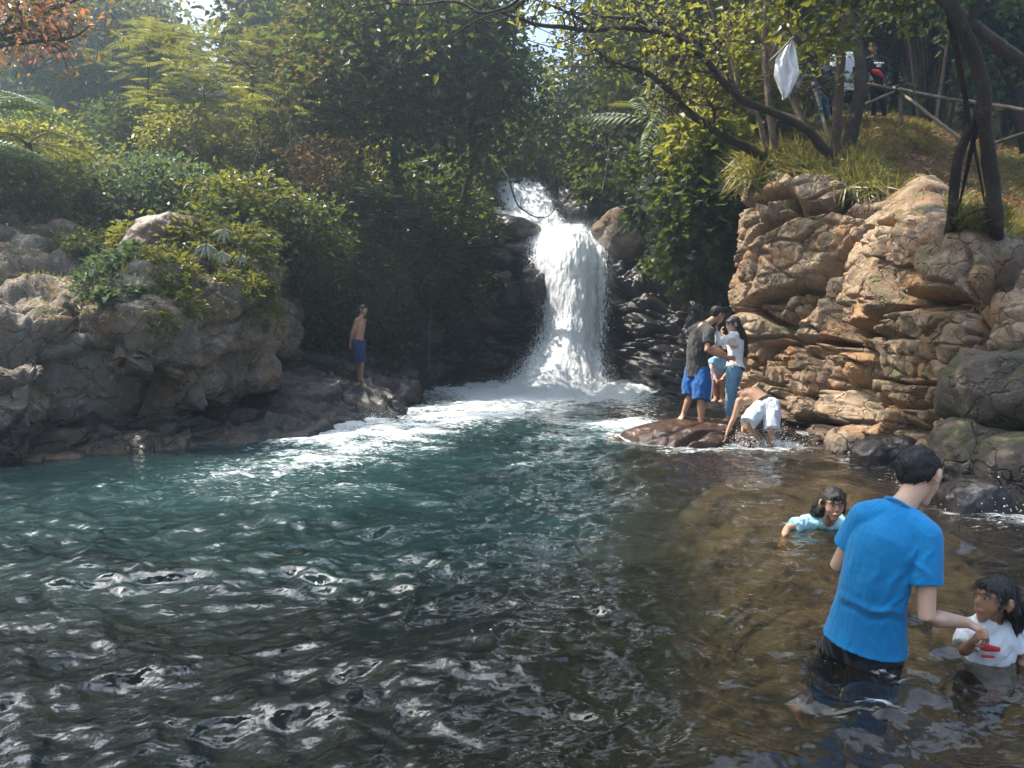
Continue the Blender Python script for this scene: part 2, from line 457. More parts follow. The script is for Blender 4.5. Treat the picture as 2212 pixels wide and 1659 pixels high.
tag(bpy.data.objects['rock_ledge'], kind='structure')
LEDGE_P = P2

# --- grassy bank above the cliff
GB = [
 [(1600,430,16.9),(1650,420,16.3),(1700,420,15.6),(1800,420,15.1),(1900,450,14.2),(2000,490,11.9),(2130,530,10.4),(2250,540,10.2),(2450,560,9.4),(2900,680,8.4)],
 [(1600,370,18),(1650,352,17.2),(1700,335,16.8),(1800,308,17),(1900,330,16.6),(2000,400,14),(2130,450,12.8),(2250,460,12.5),(2450,470,12),(2900,560,10)],
 [(1600,340,20),(1640,320,19),(1700,292,19),(1800,264,19.3),(1900,262,19.3),(2000,292,18.5),(2130,360,16.5),(2250,390,15.5),(2450,400,15),(2900,500,13)],
 [(1600,330,23),(1640,310,22),(1700,280,22),(1800,255,22),(1900,252,22),(2000,272,22),(2130,312,21),(2250,330,20),(2450,340,20),(2900,400,18)],
 [(1600,320,30),(1640,300,30),(1700,270,30),(1800,252,30),(1900,250,30),(2000,262,32),(2130,290,36),(2250,290,36),(2450,290,36),(2900,320,30)],
 [(1500,240,50),(1640,220,50),(1700,215,50),(1800,215,50),(1900,220,50),(2000,235,50),(2130,262,50),(2250,262,50),(2450,250,50),(2900,240,50)],
 [(1500,150,85),(1640,130,85),(1700,120,85),(1800,110,85),(1900,100,85),(2000,90,85),(2130,80,85),(2250,70,85),(2450,60,85),(2900,40,85)],
]
P = surf(node_grid(GB), 260, 420, 0.4)
N = normals(P); N *= np.sign(N[..., 2:3] + 1e-6)
near = 1 - sstep(25, 50, P[..., 1])
P = P + N * (0.16 * fbm(P * 0.9, 5, 5) + 0.05 * fbm(P * 4, 4, 8))[..., None]
grid_obj('grassy_bank', P, M['soil'])
tag(bpy.data.objects['grassy_bank'], kind='structure')
BANK = P

# --- hillside on the left and behind the gorge
HL = [
 [(-1600,600,9),(-700,600,11),(-300,600,14),(0,560,16.0),(250,560,15.2),(450,560,15.5),(600,560,18),(800,480,22),(1000,440,27),(1150,400,31),(1350,420,29),(1500,420,27),(1700,400,24)],
 [(-1600,500,14),(-700,500,16),(-300,500,17),(0,500,18.5),(250,500,18),(450,490,18),(600,470,20.5),(800,420,25),(1000,400,31),(1150,385,36),(1350,380,32),(1500,360,29),(1700,350,26)],
 [(-1600,400,20),(-700,400,22),(-300,420,22),(0,420,22),(250,410,22),(450,400,22.5),(600,380,25),(800,340,29),(1000,340,36),(1150,355,42),(1350,300,38),(1500,280,35),(1700,260,32)],
 [(-1600,300,30),(-700,320,32),(-300,340,30),(0,360,30),(250,350,30),(450,330,31),(600,300,33),(800,260,36),(1000,270,42),(1150,320,50),(1350,230,45),(1500,200,42),(1700,190,40)],
 [(-1600,220,50),(-700,240,48),(-300,270,46),(0,290,46),(250,290,46),(450,280,47),(600,240,47),(800,210,48),(1000,220,52),(1150,260,62),(1350,180,55),(1500,150,52),(1700,140,50)],
 [(-1600,100,80),(-700,120,76),(-300,160,72),(0,190,72),(250,210,72),(450,200,74),(600,170,74),(800,150,70),(1000,165,75),(1150,250,80),(1350,130,75),(1500,110,70),(1700,100,70)],
 [(-1600,-40,120),(-700,0,112),(-300,40,110),(0,60,108),(250,85,108),(450,150,110),(600,90,108),(800,90,105),(1000,120,105),(1150,240,108),(1350,90,100),(1500,80,95),(1700,60,95)],
]
P = surf(node_grid(HL), 220, 420, 0.5)
N = normals(P); N *= np.sign(N[..., 2:3] + 1e-6)
P = P + N * (0.35 * fbm(P * 0.35, 4, 15) + 0.08 * fbm(P * 2.4, 4, 18))[..., None]
grid_obj('hillside', P, M['dark_soil'])
tag(bpy.data.objects['hillside'], kind='structure')
HILL = P

# --- river bed: one big sheet under everything
bx = np.linspace(-60, 60, 400); bx = np.sign(bx) * (np.abs(bx) / 60) ** 1.8 * 60
by = np.linspace(-1, 1, 360); by = 6 + np.sign(by) * np.abs(by) ** 1.7 * 60
X, Y = np.meshgrid(bx, by, indexing='ij')
def bed_depth(X, Y):
    # shallow shelf at the right and lower right, deep green channel from the fall towards lower left
    c = -1.0 + 0.10 * (Y - 10)
    shelf = sstep(-0.5, 2.0, X - (0.9 + 0.06 * (Y - 10)) + 0.35 * np.sin(Y * 0.9) + 1.3 * (1 - sstep(4, 8.5, Y)))
    d = -1.9 * (1 - shelf) - 0.35 * shelf
    d = d - 0.30 * shelf * (1 - sstep(4.5, 8.5, Y))
    d = d * (1 - 0.30 * (1 - shelf) * (1 - sstep(3.6, 7.5, Y)))
    return d
Z = bed_depth(X, Y)
pp = np.stack([X, Y, Z * 0], -1)
f1, f2, cid = voro(pp / 0.42 + 0.2 * fbm(pp * 1.5, 2, 3)[..., None], 61)
Z = Z + 0.10 * np.sqrt(np.clip(1 - f1 ** 2, 0, 1)) - 0.08 + 0.1 * fbm(pp * 0.8, 4, 71)
Z = np.maximum(Z, -2.2)
M['bed'] = rock_mat('river_bed_stones', (0.06, 0.048, 0.032), (0.14, 0.115, 0.075), (0.24, 0.20, 0.135), moss=0.25, lichen=0.05, wet_z=-9, wet=0.0, orange=0.0, crk=.1)
grid_obj('river_bed', np.stack([X, Y, Z], -1), M['bed'], attrs={'cell': cid})
tag(bpy.data.objects['river_bed'], kind='structure')

# --- flat reddish rock under the bathers, half awash
def height_rock(name, cx, cy, rx, ry, h, mat, seed, label=None, cat='rock', n=150, cells=((0.9, 0.10), (0.35, 0.03)), z0=-0.35, power=0.6, rot=0.0, flow=(1.3, 1, .8), rough=0.04, kind=None):
    u = np.linspace(0, 1, n); a = np.linspace(0, 2 * np.pi, n * 2 + 1)
    Rr, A = np.meshgrid(u, a, indexing='ij')
    ca, sa = math.cos(rot), math.sin(rot)
    rr = 1 + 0.22 * fbm(np.stack([np.cos(A) * 1.3, np.sin(A) * 1.3, A * 0 + seed], -1), 3, seed)
    x = np.cos(A) * Rr * rx * rr; y = np.sin(A) * Rr * ry * rr
    z = z0 + (h - z0) * np.clip(1 - Rr ** 2.6, 0, 1) ** power
    Pq = np.stack([cx + x * ca - y * sa, cy + x * sa + y * ca, z], -1)
    Pd, ce = rocky(Pq, [(s_, a_, None) for s_, a_ in cells], seed, flow=flow, crack=0.08, rough=rough)
    Pd[:, -1] = Pd[:, 0]; Pd[0] = Pd[0].mean(0)
    o = grid_obj(name, Pd, mat, attrs={'cell': ce})
    if kind: tag(o, kind=kind)
    else: tag(o, label, cat)
    return o, Pd

c0 = G(1525, 925, 0.05)
ROCK1, ROCK1_P = height_rock('flat_rock', c0[0] - 0.15, 11.75, 1.6, 1.0, 0.26, M['rock_red'], 101,
            'low wet reddish rock awash under the standing couple', 'rock', rot=.30, power=0.5, cells=((1.4, 0.05), (0.5, 0.015)), rough=.03)
height_rock('boulder', G(1745, 890)[0] + 0.1, 13.0, 0.75, 0.55, 0.62, M['rock_wet'], 131, 'dark wet boulder with a hollow behind the bending boy', 'boulder', n=110)
b0 = D(2120, 830, 7.9)
def ball_rock(name, c, r, mat, seed, label, cat='boulder', n=110, grp=None, cells=((0.7, 0.10), (0.25, 0.03)), rough=0.05, rot=0.0):
    th = np.linspace(0, np.pi, n); ph = np.linspace(0, 2 * np.pi, 2 * n + 1)
    T, A = np.meshgrid(th, ph, indexing='ij')
    d = np.stack([np.sin(T) * np.cos(A), np.sin(T) * np.sin(A), np.cos(T)], -1)
    sq = np.sign(d) * np.abs(d) ** 0.85
    sh = 1 + 0.16 * fbm(d * 1.2 + seed, 3, seed)[..., None]
    q = sq * sh * np.array(r)
    ca, sa = math.cos(rot), math.sin(rot)
    q = np.stack([q[..., 0] * ca - q[..., 1] * sa, q[..., 0] * sa + q[..., 1] * ca, q[..., 2]], -1) + np.array(c)
    ce = voro(q / 0.5, seed)[2]
    s_ = min(r) / 0.5
    dd = rough * s_ * 2 * fbm(q * 2.0 / s_, 5, seed + 3) + 0.10 * s_ * (np.sqrt(np.clip(1 - voro(q / (0.8 * s_), seed + 9)[0] ** 2, 0, 1)) - .6)
    q = q + d * dd[..., None]
    q[:, -1] = q[:, 0]; q[0] = q[0].mean(0); q[-1] = q[-1].mean(0)
    o = grid_obj(name, q, mat, attrs={'cell': ce})
    if label: tag(o, label, cat, grp)
    return o
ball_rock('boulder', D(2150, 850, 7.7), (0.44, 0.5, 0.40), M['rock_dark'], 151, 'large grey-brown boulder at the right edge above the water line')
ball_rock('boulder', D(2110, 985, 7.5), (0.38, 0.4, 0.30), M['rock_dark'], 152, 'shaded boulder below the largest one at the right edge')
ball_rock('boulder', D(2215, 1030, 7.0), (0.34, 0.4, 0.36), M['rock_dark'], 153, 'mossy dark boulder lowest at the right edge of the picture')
ball_rock('boulder', D(2010, 1035, 8.1), (0.30, 0.28, 0.24), M['rock_wet'], 154, 'wet pointed stone at the water behind the head of the man in blue')
ball_rock('boulder', D(1915, 990, 9.3), (0.34, 0.30, 0.24), M['rock_wet'], 155, 'low wet stone at the foot of the cliff beside the brown shallows')
ball_rock('boulder', D(1850, 965, 10.4), (0.36, 0.30, 0.26), M['rock_tan'], 156, 'pale rounded stone at the cliff foot right of the hollow')
ball_rock('boulder', D(2130, 1085, 7.0), (0.34, 0.30, 0.22), M['rock_wet'], 157, 'dark wet stone in the splashing water near the right edge')
# small round boulders on top of the left bank
cob = [(30,570,15.5,.62,.40,'rounded grey boulder at the left edge on top of the bank'),(60,535,16.4,.55,.34,'brown boulder behind the grey one at the left edge'),
       (120,525,17,.50,.30,'smooth boulder farthest back in the pile on the left bank'),(130,553,16,.42,.26,'flat-topped stone in the pile of boulders on the left bank'),
       (100,572,15.4,.36,.22,'small pale stone at the front of the boulder pile'),(40,598,14.8,.55,.26,'low broad stone below the boulder pile at the left edge'),
       (165,545,16.2,.40,.26,'half overgrown stone at the right end of the boulder pile')]
for k, (x, y, Y_, rx, rz, lab) in enumerate(cob):
    ball_rock('boulder', D(x, y, Y_) + np.array([0, -.5, .22]), (rx, rx * 0.8, rz * 1.15), M['rock_brown'], 200 + k, lab, n=70)
ball_rock('boulder', D(350, 555, 13.2), (0.60, 0.6, 0.66), M['rock_red'], 230, 'upright orange-stained rock topped with plants on the left bank', n=110, rot=.3)
ball_rock('boulder', D(1345, 510, 25.0), (0.85, 0.9, 0.75), M['rock_brown'], 231, 'squarish mossy rock block beside the top of the waterfall')
ball_rock('boulder', D(540, 800, 13.6), (0.42, 0.4, 0.33), M['rock_brown'], 232, 'brown stone wedged under the overhanging left bank')
ball_rock('boulder', D(1090, 500, 25.6), (0.95, 1.0, 0.42), M['rock_wet'], 233, 'smooth wet slab left of the upper cascade', rot=-.4)
ball_rock('boulder', D(1105, 545, 25.0), (0.9, 0.6, 0.30), M['rock_wet'], 234, 'dark ledge rock under the wet slab beside the fall', rot=.2)
ball_rock('boulder', D(1160, 625, 23.9), (0.55, 0.5, 0.62), M['rock_wet'], 235, 'dark rock jutting into the left side of the fall')
# ================================================================ WATER
t = NT('river_water')
foam_a = t.attr('foam'); deep_a = t.attr('deep'); p = t.pos()
mp = t.n('ShaderNodeMapping', {'Vector': p, 'Scale': (1.0, 2.2, 1.0), 'Rotation': (0, 0, 0.35)}).outputs[0]
n_f = t.noise(7, 8, 0.72, mp, 1.4)
ff = t.math('ADD', t.math('MULTIPLY', foam_a, 1.25), t.math('MULTIPLY', t.math('SUBTRACT', n_f, 0.5), 2.6))
foam = t.ramp(ff, [(0.42, 0.0), (0.80, 1.0)])
bn = t.math('ADD', t.math('MULTIPLY', t.noise(7, 2, 0.5, p, 0.5), 1.0), t.math('MULTIPLY', t.noise(26, 2, 0.5, p, 0.3), 0.16))
nrm = t.bump(bn, 0.60, 0.035)
deepc = t.ramp(t.noise(0.5, 3, 0.5, p), [(0.35, (0.006, 0.015, 0.017)), (0.65, (0.010, 0.026, 0.028))])
deepc = t.mix(t.math('MULTIPLY', foam_a, 0.9, True), deepc, (0.06, 0.15, 0.155))
deepc = t.mix(deep_a, (0.038, 0.034, 0.027), deepc)
body = t.n('ShaderNodeBsdfDiffuse', {'Color': deepc}).outputs[0]
tint = t.mix(deep_a, (0.70, 0.65, 0.53), (0.12, 0.30, 0.28))
trans = t.n('ShaderNodeBsdfTransparent', {'Color': tint}).outputs[0]
under = t.n('ShaderNodeMixShader', {0: t.math('ADD', 0.31, t.math('MULTIPLY', deep_a, 0.62), True), 1: trans, 2: body}).outputs[0]
fr = t.n('ShaderNodeFresnel', {'IOR': 1.5, 'Normal': nrm}).outputs[0]
gl = t.n('ShaderNodeBsdfGlossy', {'Color': (1, 1, 1, 1), 'Roughness': 0.0, 'Normal': nrm}).outputs[0]
w1 = t.n('ShaderNodeMixShader', {0: fr, 1: under, 2: gl}).outputs[0]
fo = t.n('ShaderNodeBsdfPrincipled', {'Base Color': (0.80, 0.85, 0.86, 1), 'Roughness': 0.5, 'Normal': t.bump(t.noise(25, 6, 0.7, mp), 1.0, 0.05)}).outputs[0]
M['water'] = t.done(t.n('ShaderNodeMixShader', {0: foam, 1: w1, 2: fo}).outputs[0])

rows = 760; cols = 760
yy = 0.9 * np.exp(np.linspace(0, math.log(27 / 0.9), rows))
tx = np.linspace(-1, 1, cols)
Yg = np.repeat(yy[:, None], cols, 1)
Xg = tx[None, :] * (yy[:, None] * 0.80 + 1.2) + 0.0
Xg = np.where(Xg < 0, Xg * 1.25, Xg)
FALL = np.array([1.55, 22.6])
dist = np.hypot(Xg - FALL[0], (Yg - FALL[1]))
q = np.stack([Xg, Yg, np.zeros_like(Xg)], -1)
wv = np.stack([fbm(q * 0.5, 3, 301), fbm(q * 0.5 + 5, 3, 302)], -1)
ang = 0.38
Xr = Xg * math.cos(ang) + Yg * math.sin(ang) + wv[..., 0] * 0.8
Yr = -Xg * math.sin(ang) + Yg * math.cos(ang) + wv[..., 1] * 0.55
def ridge(sx, sy, s):
    n = fbm(np.stack([Xr / sx, Yr / sy, np.zeros_like(Xr)], -1), 3, s, 0.45)
    return 1 - np.abs(n) * 2.0
amp_near = 1.0 - 0.35 * sstep(6, 16, Yg)
calm_right = 1 - 0.30 * sstep(0.5, 2.5, Xg) * (1 - sstep(14, 18, Yg))
left_calm = 1 - 0.7 * sstep(1.2, 3.0, -Xg - 0.18 * (Yg - 6)) * sstep(7.5, 9, Yg)
h = 0.034 * ridge(1.2, 0.9, 310) + 0.032 * ridge(0.48, 0.40, 311) + 0.015 * ridge(0.22, 0.17, 315) + 0.055 * fbm(np.stack([Xr / 1.5, Yr / .8, Xr * 0], -1), 2, 312) + 0.04 * fbm(q * np.array([0.6, 0.9, 1]), 2, 313)
h = h * amp_near * calm_right * left_calm
turb = np.exp(-(dist / 4.2) ** 2)
h = h + turb * (0.24 * fbm(q * 1.6, 4, 320) + 0.15 * fbm(q * 4.5, 4, 321))
jx = np.interp(Yg, [5, 7.5, 9.2, 11.2, 13.3, 16, 20, 22.6], [-3.2, -2.9, -2.5, -1.9, -1.3, -0.5, 0.6, 1.5]); jx2 = np.interp(Yg, [10, 12, 14, 17, 22], [1.2, 1.6, 2.1, 2.5, 2.2])
jet = np.exp(-((Xg - jx) / np.interp(Yg, [6, 10, 14, 20], [1.5, 1.3, 1.3, 1.7])) ** 2) * sstep(5.5, 9.5, Yg) + .6 * np.exp(-((Xg - jx2) / .6) ** 2) * sstep(10, 13, Yg)
h = h + jet * 0.05 * ridge(0.45, 0.22, 330)
h = h + 0.020 * fbm(q * 3.2, 3, 339) * amp_near + 0.005 * vnoise(q * 10, 340) + 0.0012 * vnoise(q * 24, 343) * amp_near + 0.0012 * vnoise(q * 21, 341)
foam_m = 1.05 * np.exp(-(np.hypot((Xg - 1.1) * 1.15, Yg - 22.3) / 4.6) ** 2 * 1.3) + 0.46 * jet * (1 - 0.30 * (1 - sstep(7, 18, Yg)))
edge = np.exp(-((Xg + 3.0 - 0.17 * (Yg - 11)) / 0.5) ** 2) * sstep(10, 12.5, Yg) * (1 - sstep(15.5, 18, Yg))
foam_m = foam_m + 0.45 * edge
# splash by the bending boy and along the cliff foot
for (sx, sy, sr, sa) in ((3.3, 10.9, 0.55, .75), (4.0, 12.2, .5, .55), (2.2, 10.75, .6, .45), (1.6, 11.6, .5, .5), (1.75,13.2,.7,.5), (4.1, 9.4, .5, .5), (4.1, 8.0, .5, .55), (4.0, 6.8, .6, .55)):
    foam_m = foam_m + sa * np.exp(-((Xg - sx) ** 2 + (Yg - sy) ** 2) / sr ** 2)
crest = sstep(0.040, 0.090, h)
for (sx, sy) in ((1.38, 3.42), (1.62, 3.3), (3.05, 3.95), (2.45, 6.15), (3.2, 10.85)):
    rr_ = np.hypot(Xg - sx, Yg - sy)
    h = h + 0.016 * np.cos(rr_ / 0.055 * 1.6 + fbm(q * 3, 2, 345) * 2) * np.exp(-rr_ / 0.28) * sstep(0.05, .2, rr_)
    foam_m = foam_m + 0.22 * np.exp(-((rr_ - 0.20) / 0.05) ** 2) * (0.4 + fbm(q * 5, 3, 346))
Pw = None
foam_m = np.clip(foam_m + 0.32 * crest * sstep(5, 9, Yg) * (1 - sstep(0.5, 2.5, Xg)), 0, 1)
dp = -bed_depth(Xg, Yg)
deep = sstep(0.7, 1.7, dp)
Pw = np.stack([Xg, Yg, h], -1)
grid_obj('water', Pw, M['water'], attrs={'foam': foam_m, 'deep': deep}, flip=True)
print('WATER NZ', bpy.data.objects['water'].data.polygons[1000].normal[2])
tag(bpy.data.objects['water'], kind='structure')

# --- waterfall: two cascades of white water
t = NT('white_water')
p = t.pos(); e = t.attr('edge')
mp = t.n('ShaderNodeMapping', {'Vector': p, 'Scale': (2.0, 1.0, 0.5)}).outputs[0]
n1 = t.noise(3.2, 9, 0.75, mp, 1.0); n2 = t.noise(11, 6, 0.7, mp, 0.6)
cc = t.ramp(t.math('ADD', t.math('MULTIPLY', n1, .6), t.math('MULTIPLY', n2, .4)), [(0.32, (0.62, 0.70, 0.76)), (0.44, (0.86, 0.90, 0.93)), (0.58, (0.96, 0.97, 0.98))])
al = t.ramp(t.math('ADD', t.math('MULTIPLY', e, 1.0), t.math('MULTIPLY', t.math('SUBTRACT', n2, 0.5), 2.6)), [(0.22, 0.0), (0.50, 1.0)])
pr = t.n('ShaderNodeBsdfPrincipled', {'Base Color': cc, 'Roughness': 0.45, 'Normal': t.bump(t.math('ADD', n1, n2), 0.5, 0.06)}).outputs[0]
tl = t.n('ShaderNodeBsdfTranslucent', {'Color': (0.8, 0.87, 0.9, 1)}).outputs[0]
pr = t.n('ShaderNodeMixShader', {0: 0.3, 1: pr, 2: tl}).outputs[0]
tr = t.n('ShaderNodeBsdfTransparent').outputs[0]
M['white'] = t.done(t.n('ShaderNodeMixShader', {0: al, 1: tr, 2: pr}).outputs[0])

def cascade(name, rowsdef, nu, nv, seed, bulge, parent, off=0.0, mat='white', inset=0.0):
    """rowsdef: (y, xl, xr, Y)"""
    C = []
    for (y, xl, xr, Yd) in rowsdef:
        dx = (xr - xl) * inset
        C.append([D(xl + dx + (xr - xl - 2 * dx) * s, y, Yd - off - bulge * math.sin(math.pi * s)) for s in np.linspace(0, 1, 7)])
    P = surf(C, nu, nv, 0.3)
    N = normals(P); N *= -np.sign(N[..., 1:2] + 1e-9)
    w = np.stack([P[..., 0] * 1.5, P[..., 1], P[..., 2] * 0.9], -1)
    w = w * np.array([1.5, 1, .6]); d = 0.14 * fbm(w * 1.0, 3, seed) + 0.06 * np.abs(fbm(w * 3.4, 4, seed + 4)) + 0.015 * fbm(w * 10, 3, seed + 8)
    P = P + N * d[..., None]
    u = np.linspace(0, 1, nv)[None, :]; v = np.linspace(0, 1, nu)[:, None]
    eg = np.minimum(sstep(0, .26, u), sstep(0, .22, 1 - u)) * np.minimum(sstep(0, .05, v) + 0.4, 1)
    if name == 'lower_cascade': eg = eg * (1 - .45 * (1 - sstep(.15, .42, u)) * sstep(.12, .2, v) * (1 - sstep(.45, .6, v)))
    return grid_obj(name, P, M[mat], parent, {'edge': eg * 0.85 + 0.12})
wf = empty('waterfall', tuple(G(1240, 820)), )
tag(wf, kind='structure')
wf.location = (0, 0, 0)
lower = [(484,1208,1250,25.9),(498,1180,1284,25.5),(520,1142,1308,24.9),(560,1128,1320,24.4),(600,1136,1320,24.1),(640,1150,1320,23.8),(690,1160,1318,23.5),(740,1145,1314,23.1),(780,1118,1316,22.6),(815,1090,1325,22.0),(845,1030,1345,21.4)]
upper = [(384,1055,1140,29.2),(400,1055,1178,28.6),(430,1072,1202,27.6),(460,1088,1214,26.8),(490,1108,1232,26.0),(520,1130,1250,25.1),(555,1150,1260,24.4)]
cascade('lower_cascade', lower, 300, 160, 401, 0.5, wf)
cascade('lower_veil', lower, 300, 160, 411, 0.9, wf, off=0.10, inset=0.12)
cascade('upper_cascade', upper, 220, 120, 421, 0.35, wf)
side = [(455,1052,1110,27.0),(480,1055,1130,26.5),(510,1062,1155,25.9),(530,1075,1175,25.5)]
cascade('side_trickle', side, 120, 100, 431, 0.15, wf, off=0.15)
cascade('side_trickle', side, 120, 100, 431, 0.15, wf, off=0.45)
foamy = [(800,1150,1318,22.3),(815,1080,1340,21.6),(830,1010,1360,20.9),(850,960,1360,20.0),(865,950,1330,19.4)]

# spray droplets: thousands of flecks thrown off the fall
def flecks(name, pts, sizes, mat, parent=None, attr=None):
    n = len(pts)
    r = rng.normal(size=(n, 2, 3)); a = r[:, 0] / np.linalg.norm(r[:, 0], axis=1, keepdims=True)
    b = np.cross(a, r[:, 1]); b /= np.linalg.norm(b, axis=1, keepdims=True); c = np.cross(a, b)
    s = sizes[:, None]
    V = np.stack([pts + a * s, pts + b * s, pts + c * s, pts - (a + b + c) * s * .6], 1).reshape(-1, 3)
    i = np.arange(n)[:, None] * 4
    F = np.concatenate([i + np.array([[0, 1, 2]]), i + np.array([[0, 3, 1]]), i + np.array([[1, 3, 2]]), i + np.array([[2, 3, 0]])])
    return mesh_np(name, V, F, mat, parent, smooth=True)
t = NT('spray_drops')
M['spray'] = t.done(t.n('ShaderNodeMixShader', {0: 0.45, 1: t.n('ShaderNodeBsdfDiffuse', {'Color': (0.85, 0.89, 0.92, 1)}).outputs[0], 2: t.n('ShaderNodeBsdfTranslucent', {'Color': (0.85, 0.89, 0.92, 1)}).outputs[0]}).outputs[0])
pts = []; sz = []
def along(rowsdef, n, spread, s0):
    R_ = np.array([[D(xl, y, Y_), D(xr, y, Y_)] for y, xl, xr, Y_ in rowsdef])
    R_ = surf(R_, 60, 2, 0.2)
    for k in range(n):
        i = rng.integers(0, 60); side_ = rng.random()
        u = rng.beta(0.55, 0.55)
        p_ = R_[i, 0] * (1 - u) + R_[i, 1] * u
        g = np.abs(rng.normal()) * spread
        p_ = p_ + np.array([rng.normal() * spread * (0.5 + abs(u - .5)), -0.25 - abs(rng.normal()) * spread * 1.5, rng.normal() * spread])
        pts.append(p_); sz.append(s0 * (0.4 + rng.random() ** 2 * 1.2))
along(lower, 26000, 0.10, 0.006)
along(upper, 8000, 0.08, 0.006)
for k in range(9000):   # around the plunge
    u = rng.random(); x = rng.normal(1.3, 1.0); y = 22.0 - abs(rng.normal()) * 1.5
    hgt = abs(rng.normal()) * 0.28 * math.exp(-((x - 1.4) / 1.6) ** 2) + 0.05
    pts.append(np.array([x - (22 - y) * 0.35, y, hgt])); sz.append(0.009 * (0.4 + rng.random()))
for (sx, sy, sr, n_) in ((3.35, 10.75, 0.20, 500), (3.05, 10.9, 0.18, 350), (3.75, 12.3, .14, 250), (4.0, 8.1, .15, 260), (3.95, 6.9, .18, 260), (-2.2, 13.9, .25, 260)):
    for k in range(n_):
        pts.append(np.array([rng.normal(sx, sr), rng.normal(sy, sr), abs(rng.normal()) * 0.10 + 0.01])); sz.append(0.005 + 0.006 * rng.random())
sp = flecks('spray', np.array(pts), np.array(sz), M['spray'])
tag(sp, 'white spray and drops flying off the waterfall and splashes', 'spray', kind='stuff')
# ================================================================ PLANTS
def leaf_mat(name, dark, mid, light, trans, tw=0.42, rough=0.42, hue=0.0, spec=0.45):
    t = NT(name); v = t.attr('v'); p = t.pos()
    rnd = t.n('ShaderNodeObjectInfo').outputs['Random']
    big = t.noise(0.55, 3, 0.6, p)
    f = t.math('ADD', t.math('MULTIPLY', v, 0.6), t.math('ADD', t.math('MULTIPLY', big, 0.45), t.math('MULTIPLY', rnd, 0.1)))
    c = t.ramp(f, [(0.22, dark), (0.55, mid), (0.9, light)])
    tc = t.mix(0.6, c, trans)
    pr = t.n('ShaderNodeBsdfPrincipled', {'Base Color': c, 'Roughness': rough, 'Specular IOR Level': spec}).outputs[0]
    tl = t.n('ShaderNodeBsdfTranslucent', {'Color': tc}).outputs[0]
    return t.done(t.n('ShaderNodeMixShader', {0: tw, 1: pr, 2: tl}).outputs[0])
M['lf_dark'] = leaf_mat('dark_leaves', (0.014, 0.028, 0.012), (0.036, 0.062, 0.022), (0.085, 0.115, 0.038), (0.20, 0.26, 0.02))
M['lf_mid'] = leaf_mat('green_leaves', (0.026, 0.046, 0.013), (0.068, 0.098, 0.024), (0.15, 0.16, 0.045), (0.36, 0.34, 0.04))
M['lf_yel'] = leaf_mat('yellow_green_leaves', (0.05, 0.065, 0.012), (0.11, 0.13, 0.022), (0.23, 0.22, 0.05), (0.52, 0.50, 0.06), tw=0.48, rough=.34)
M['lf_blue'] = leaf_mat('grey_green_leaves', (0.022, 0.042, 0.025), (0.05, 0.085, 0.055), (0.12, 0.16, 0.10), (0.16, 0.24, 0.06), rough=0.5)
M['lf_dry'] = leaf_mat('dry_leaves', (0.05, 0.03, 0.015), (0.14, 0.085, 0.04), (0.30, 0.20, 0.10), (0.45, 0.25, 0.06))
M['lf_orange'] = leaf_mat('orange_leaves', (0.10, 0.04, 0.015), (0.32, 0.12, 0.05), (0.55, 0.25, 0.12), (0.75, 0.28, 0.08))
M['lf_brown'] = leaf_mat('brown_green_leaves', (0.035, 0.028, 0.012), (0.085, 0.065, 0.025), (0.17, 0.13, 0.05), (0.35, 0.24, 0.05))
M['lf_pale'] = leaf_mat('pale_leaves', (0.16, 0.19, 0.14), (0.28, 0.32, 0.25), (0.42, 0.46, 0.38), (0.35, 0.42, 0.25))
M['grass'] = leaf_mat('grass_blades', (0.05, 0.06, 0.012), (0.13, 0.13, 0.03), (0.26, 0.22, 0.07), (0.5, 0.42, 0.05), tw=0.4)
M['bark'] = rock_mat('brown_bark', (0.014, 0.009, 0.006), (0.042, 0.026, 0.016), (0.10, 0.065, 0.04), moss=0.5, lichen=0.1, wet_z=-50, scale=3)
M['bark_pale'] = rock_mat('pale_bark', (0.07, 0.045, 0.03), (0.20, 0.13, 0.08), (0.36, 0.26, 0.17), moss=0.45, lichen=0.3, wet_z=-50, scale=3)
M['bamboo'] = simple_mat('weathered_bamboo', (0.20, 0.155, 0.115), rough=0.55, var=0.35, scale=6, bump=0.3)

def unit(a): return a / (np.linalg.norm(a, axis=-1, keepdims=True) + 1e-9)

def leaf_np(C, A, S, wid=0.32, tilt=0.6, fold=0.12, up=None, droop=0.15):
    """C centres, A axes (n,3), S sizes -> leaf quads folded on the midrib"""
    n = len(C); A = unit(A)
    U = np.array([0, 0, 1.0]) + rng.normal(size=(n, 3)) * tilt
    if up is not None: U = up + rng.normal(size=(n, 3)) * tilt
    B = unit(np.cross(A, U)); Nn = np.cross(B, A)
    s = np.asarray(S).reshape(-1, 1) * np.ones((n, 1))
    b = C; tip = C + A * s - Nn * s * droop
    l = C + A * s * 0.45 + B * s * wid + Nn * s * fold
    r = C + A * s * 0.45 - B * s * wid + Nn * s * fold
    V = np.stack([b, l, tip, r], 1).reshape(-1, 3)
    F = (np.arange(n)[:, None] * 4 + np.arange(4)[None, :])
    return V, F

def dirs(n, flat=0.5):
    d = rng.normal(size=(n, 3)); d[:, 2] = d[:, 2] * flat - 0.15
    return unit(d)

def ell_pts(n, c, r, shell=0.5, gap=0.25, gs=1.4, seed=0):
    d = unit(rng.normal(size=(int(n * 1.9) + 4, 3)))
    rr = rng.random(len(d)) ** shell
    # lumpy outline
    rr = rr * (1 + 0.35 * fbm(d * 2.1 + c, 2, 900 + seed)[:])
    q = d * rr[:, None] * np.array(r)
    P = q + c
    k = fbm(P * gs / max(0.5, min(r)) , 3, 901 + seed) > (-0.6 + gap)
    P = P[k][:n]; d = d[k][:n]
    return P, d

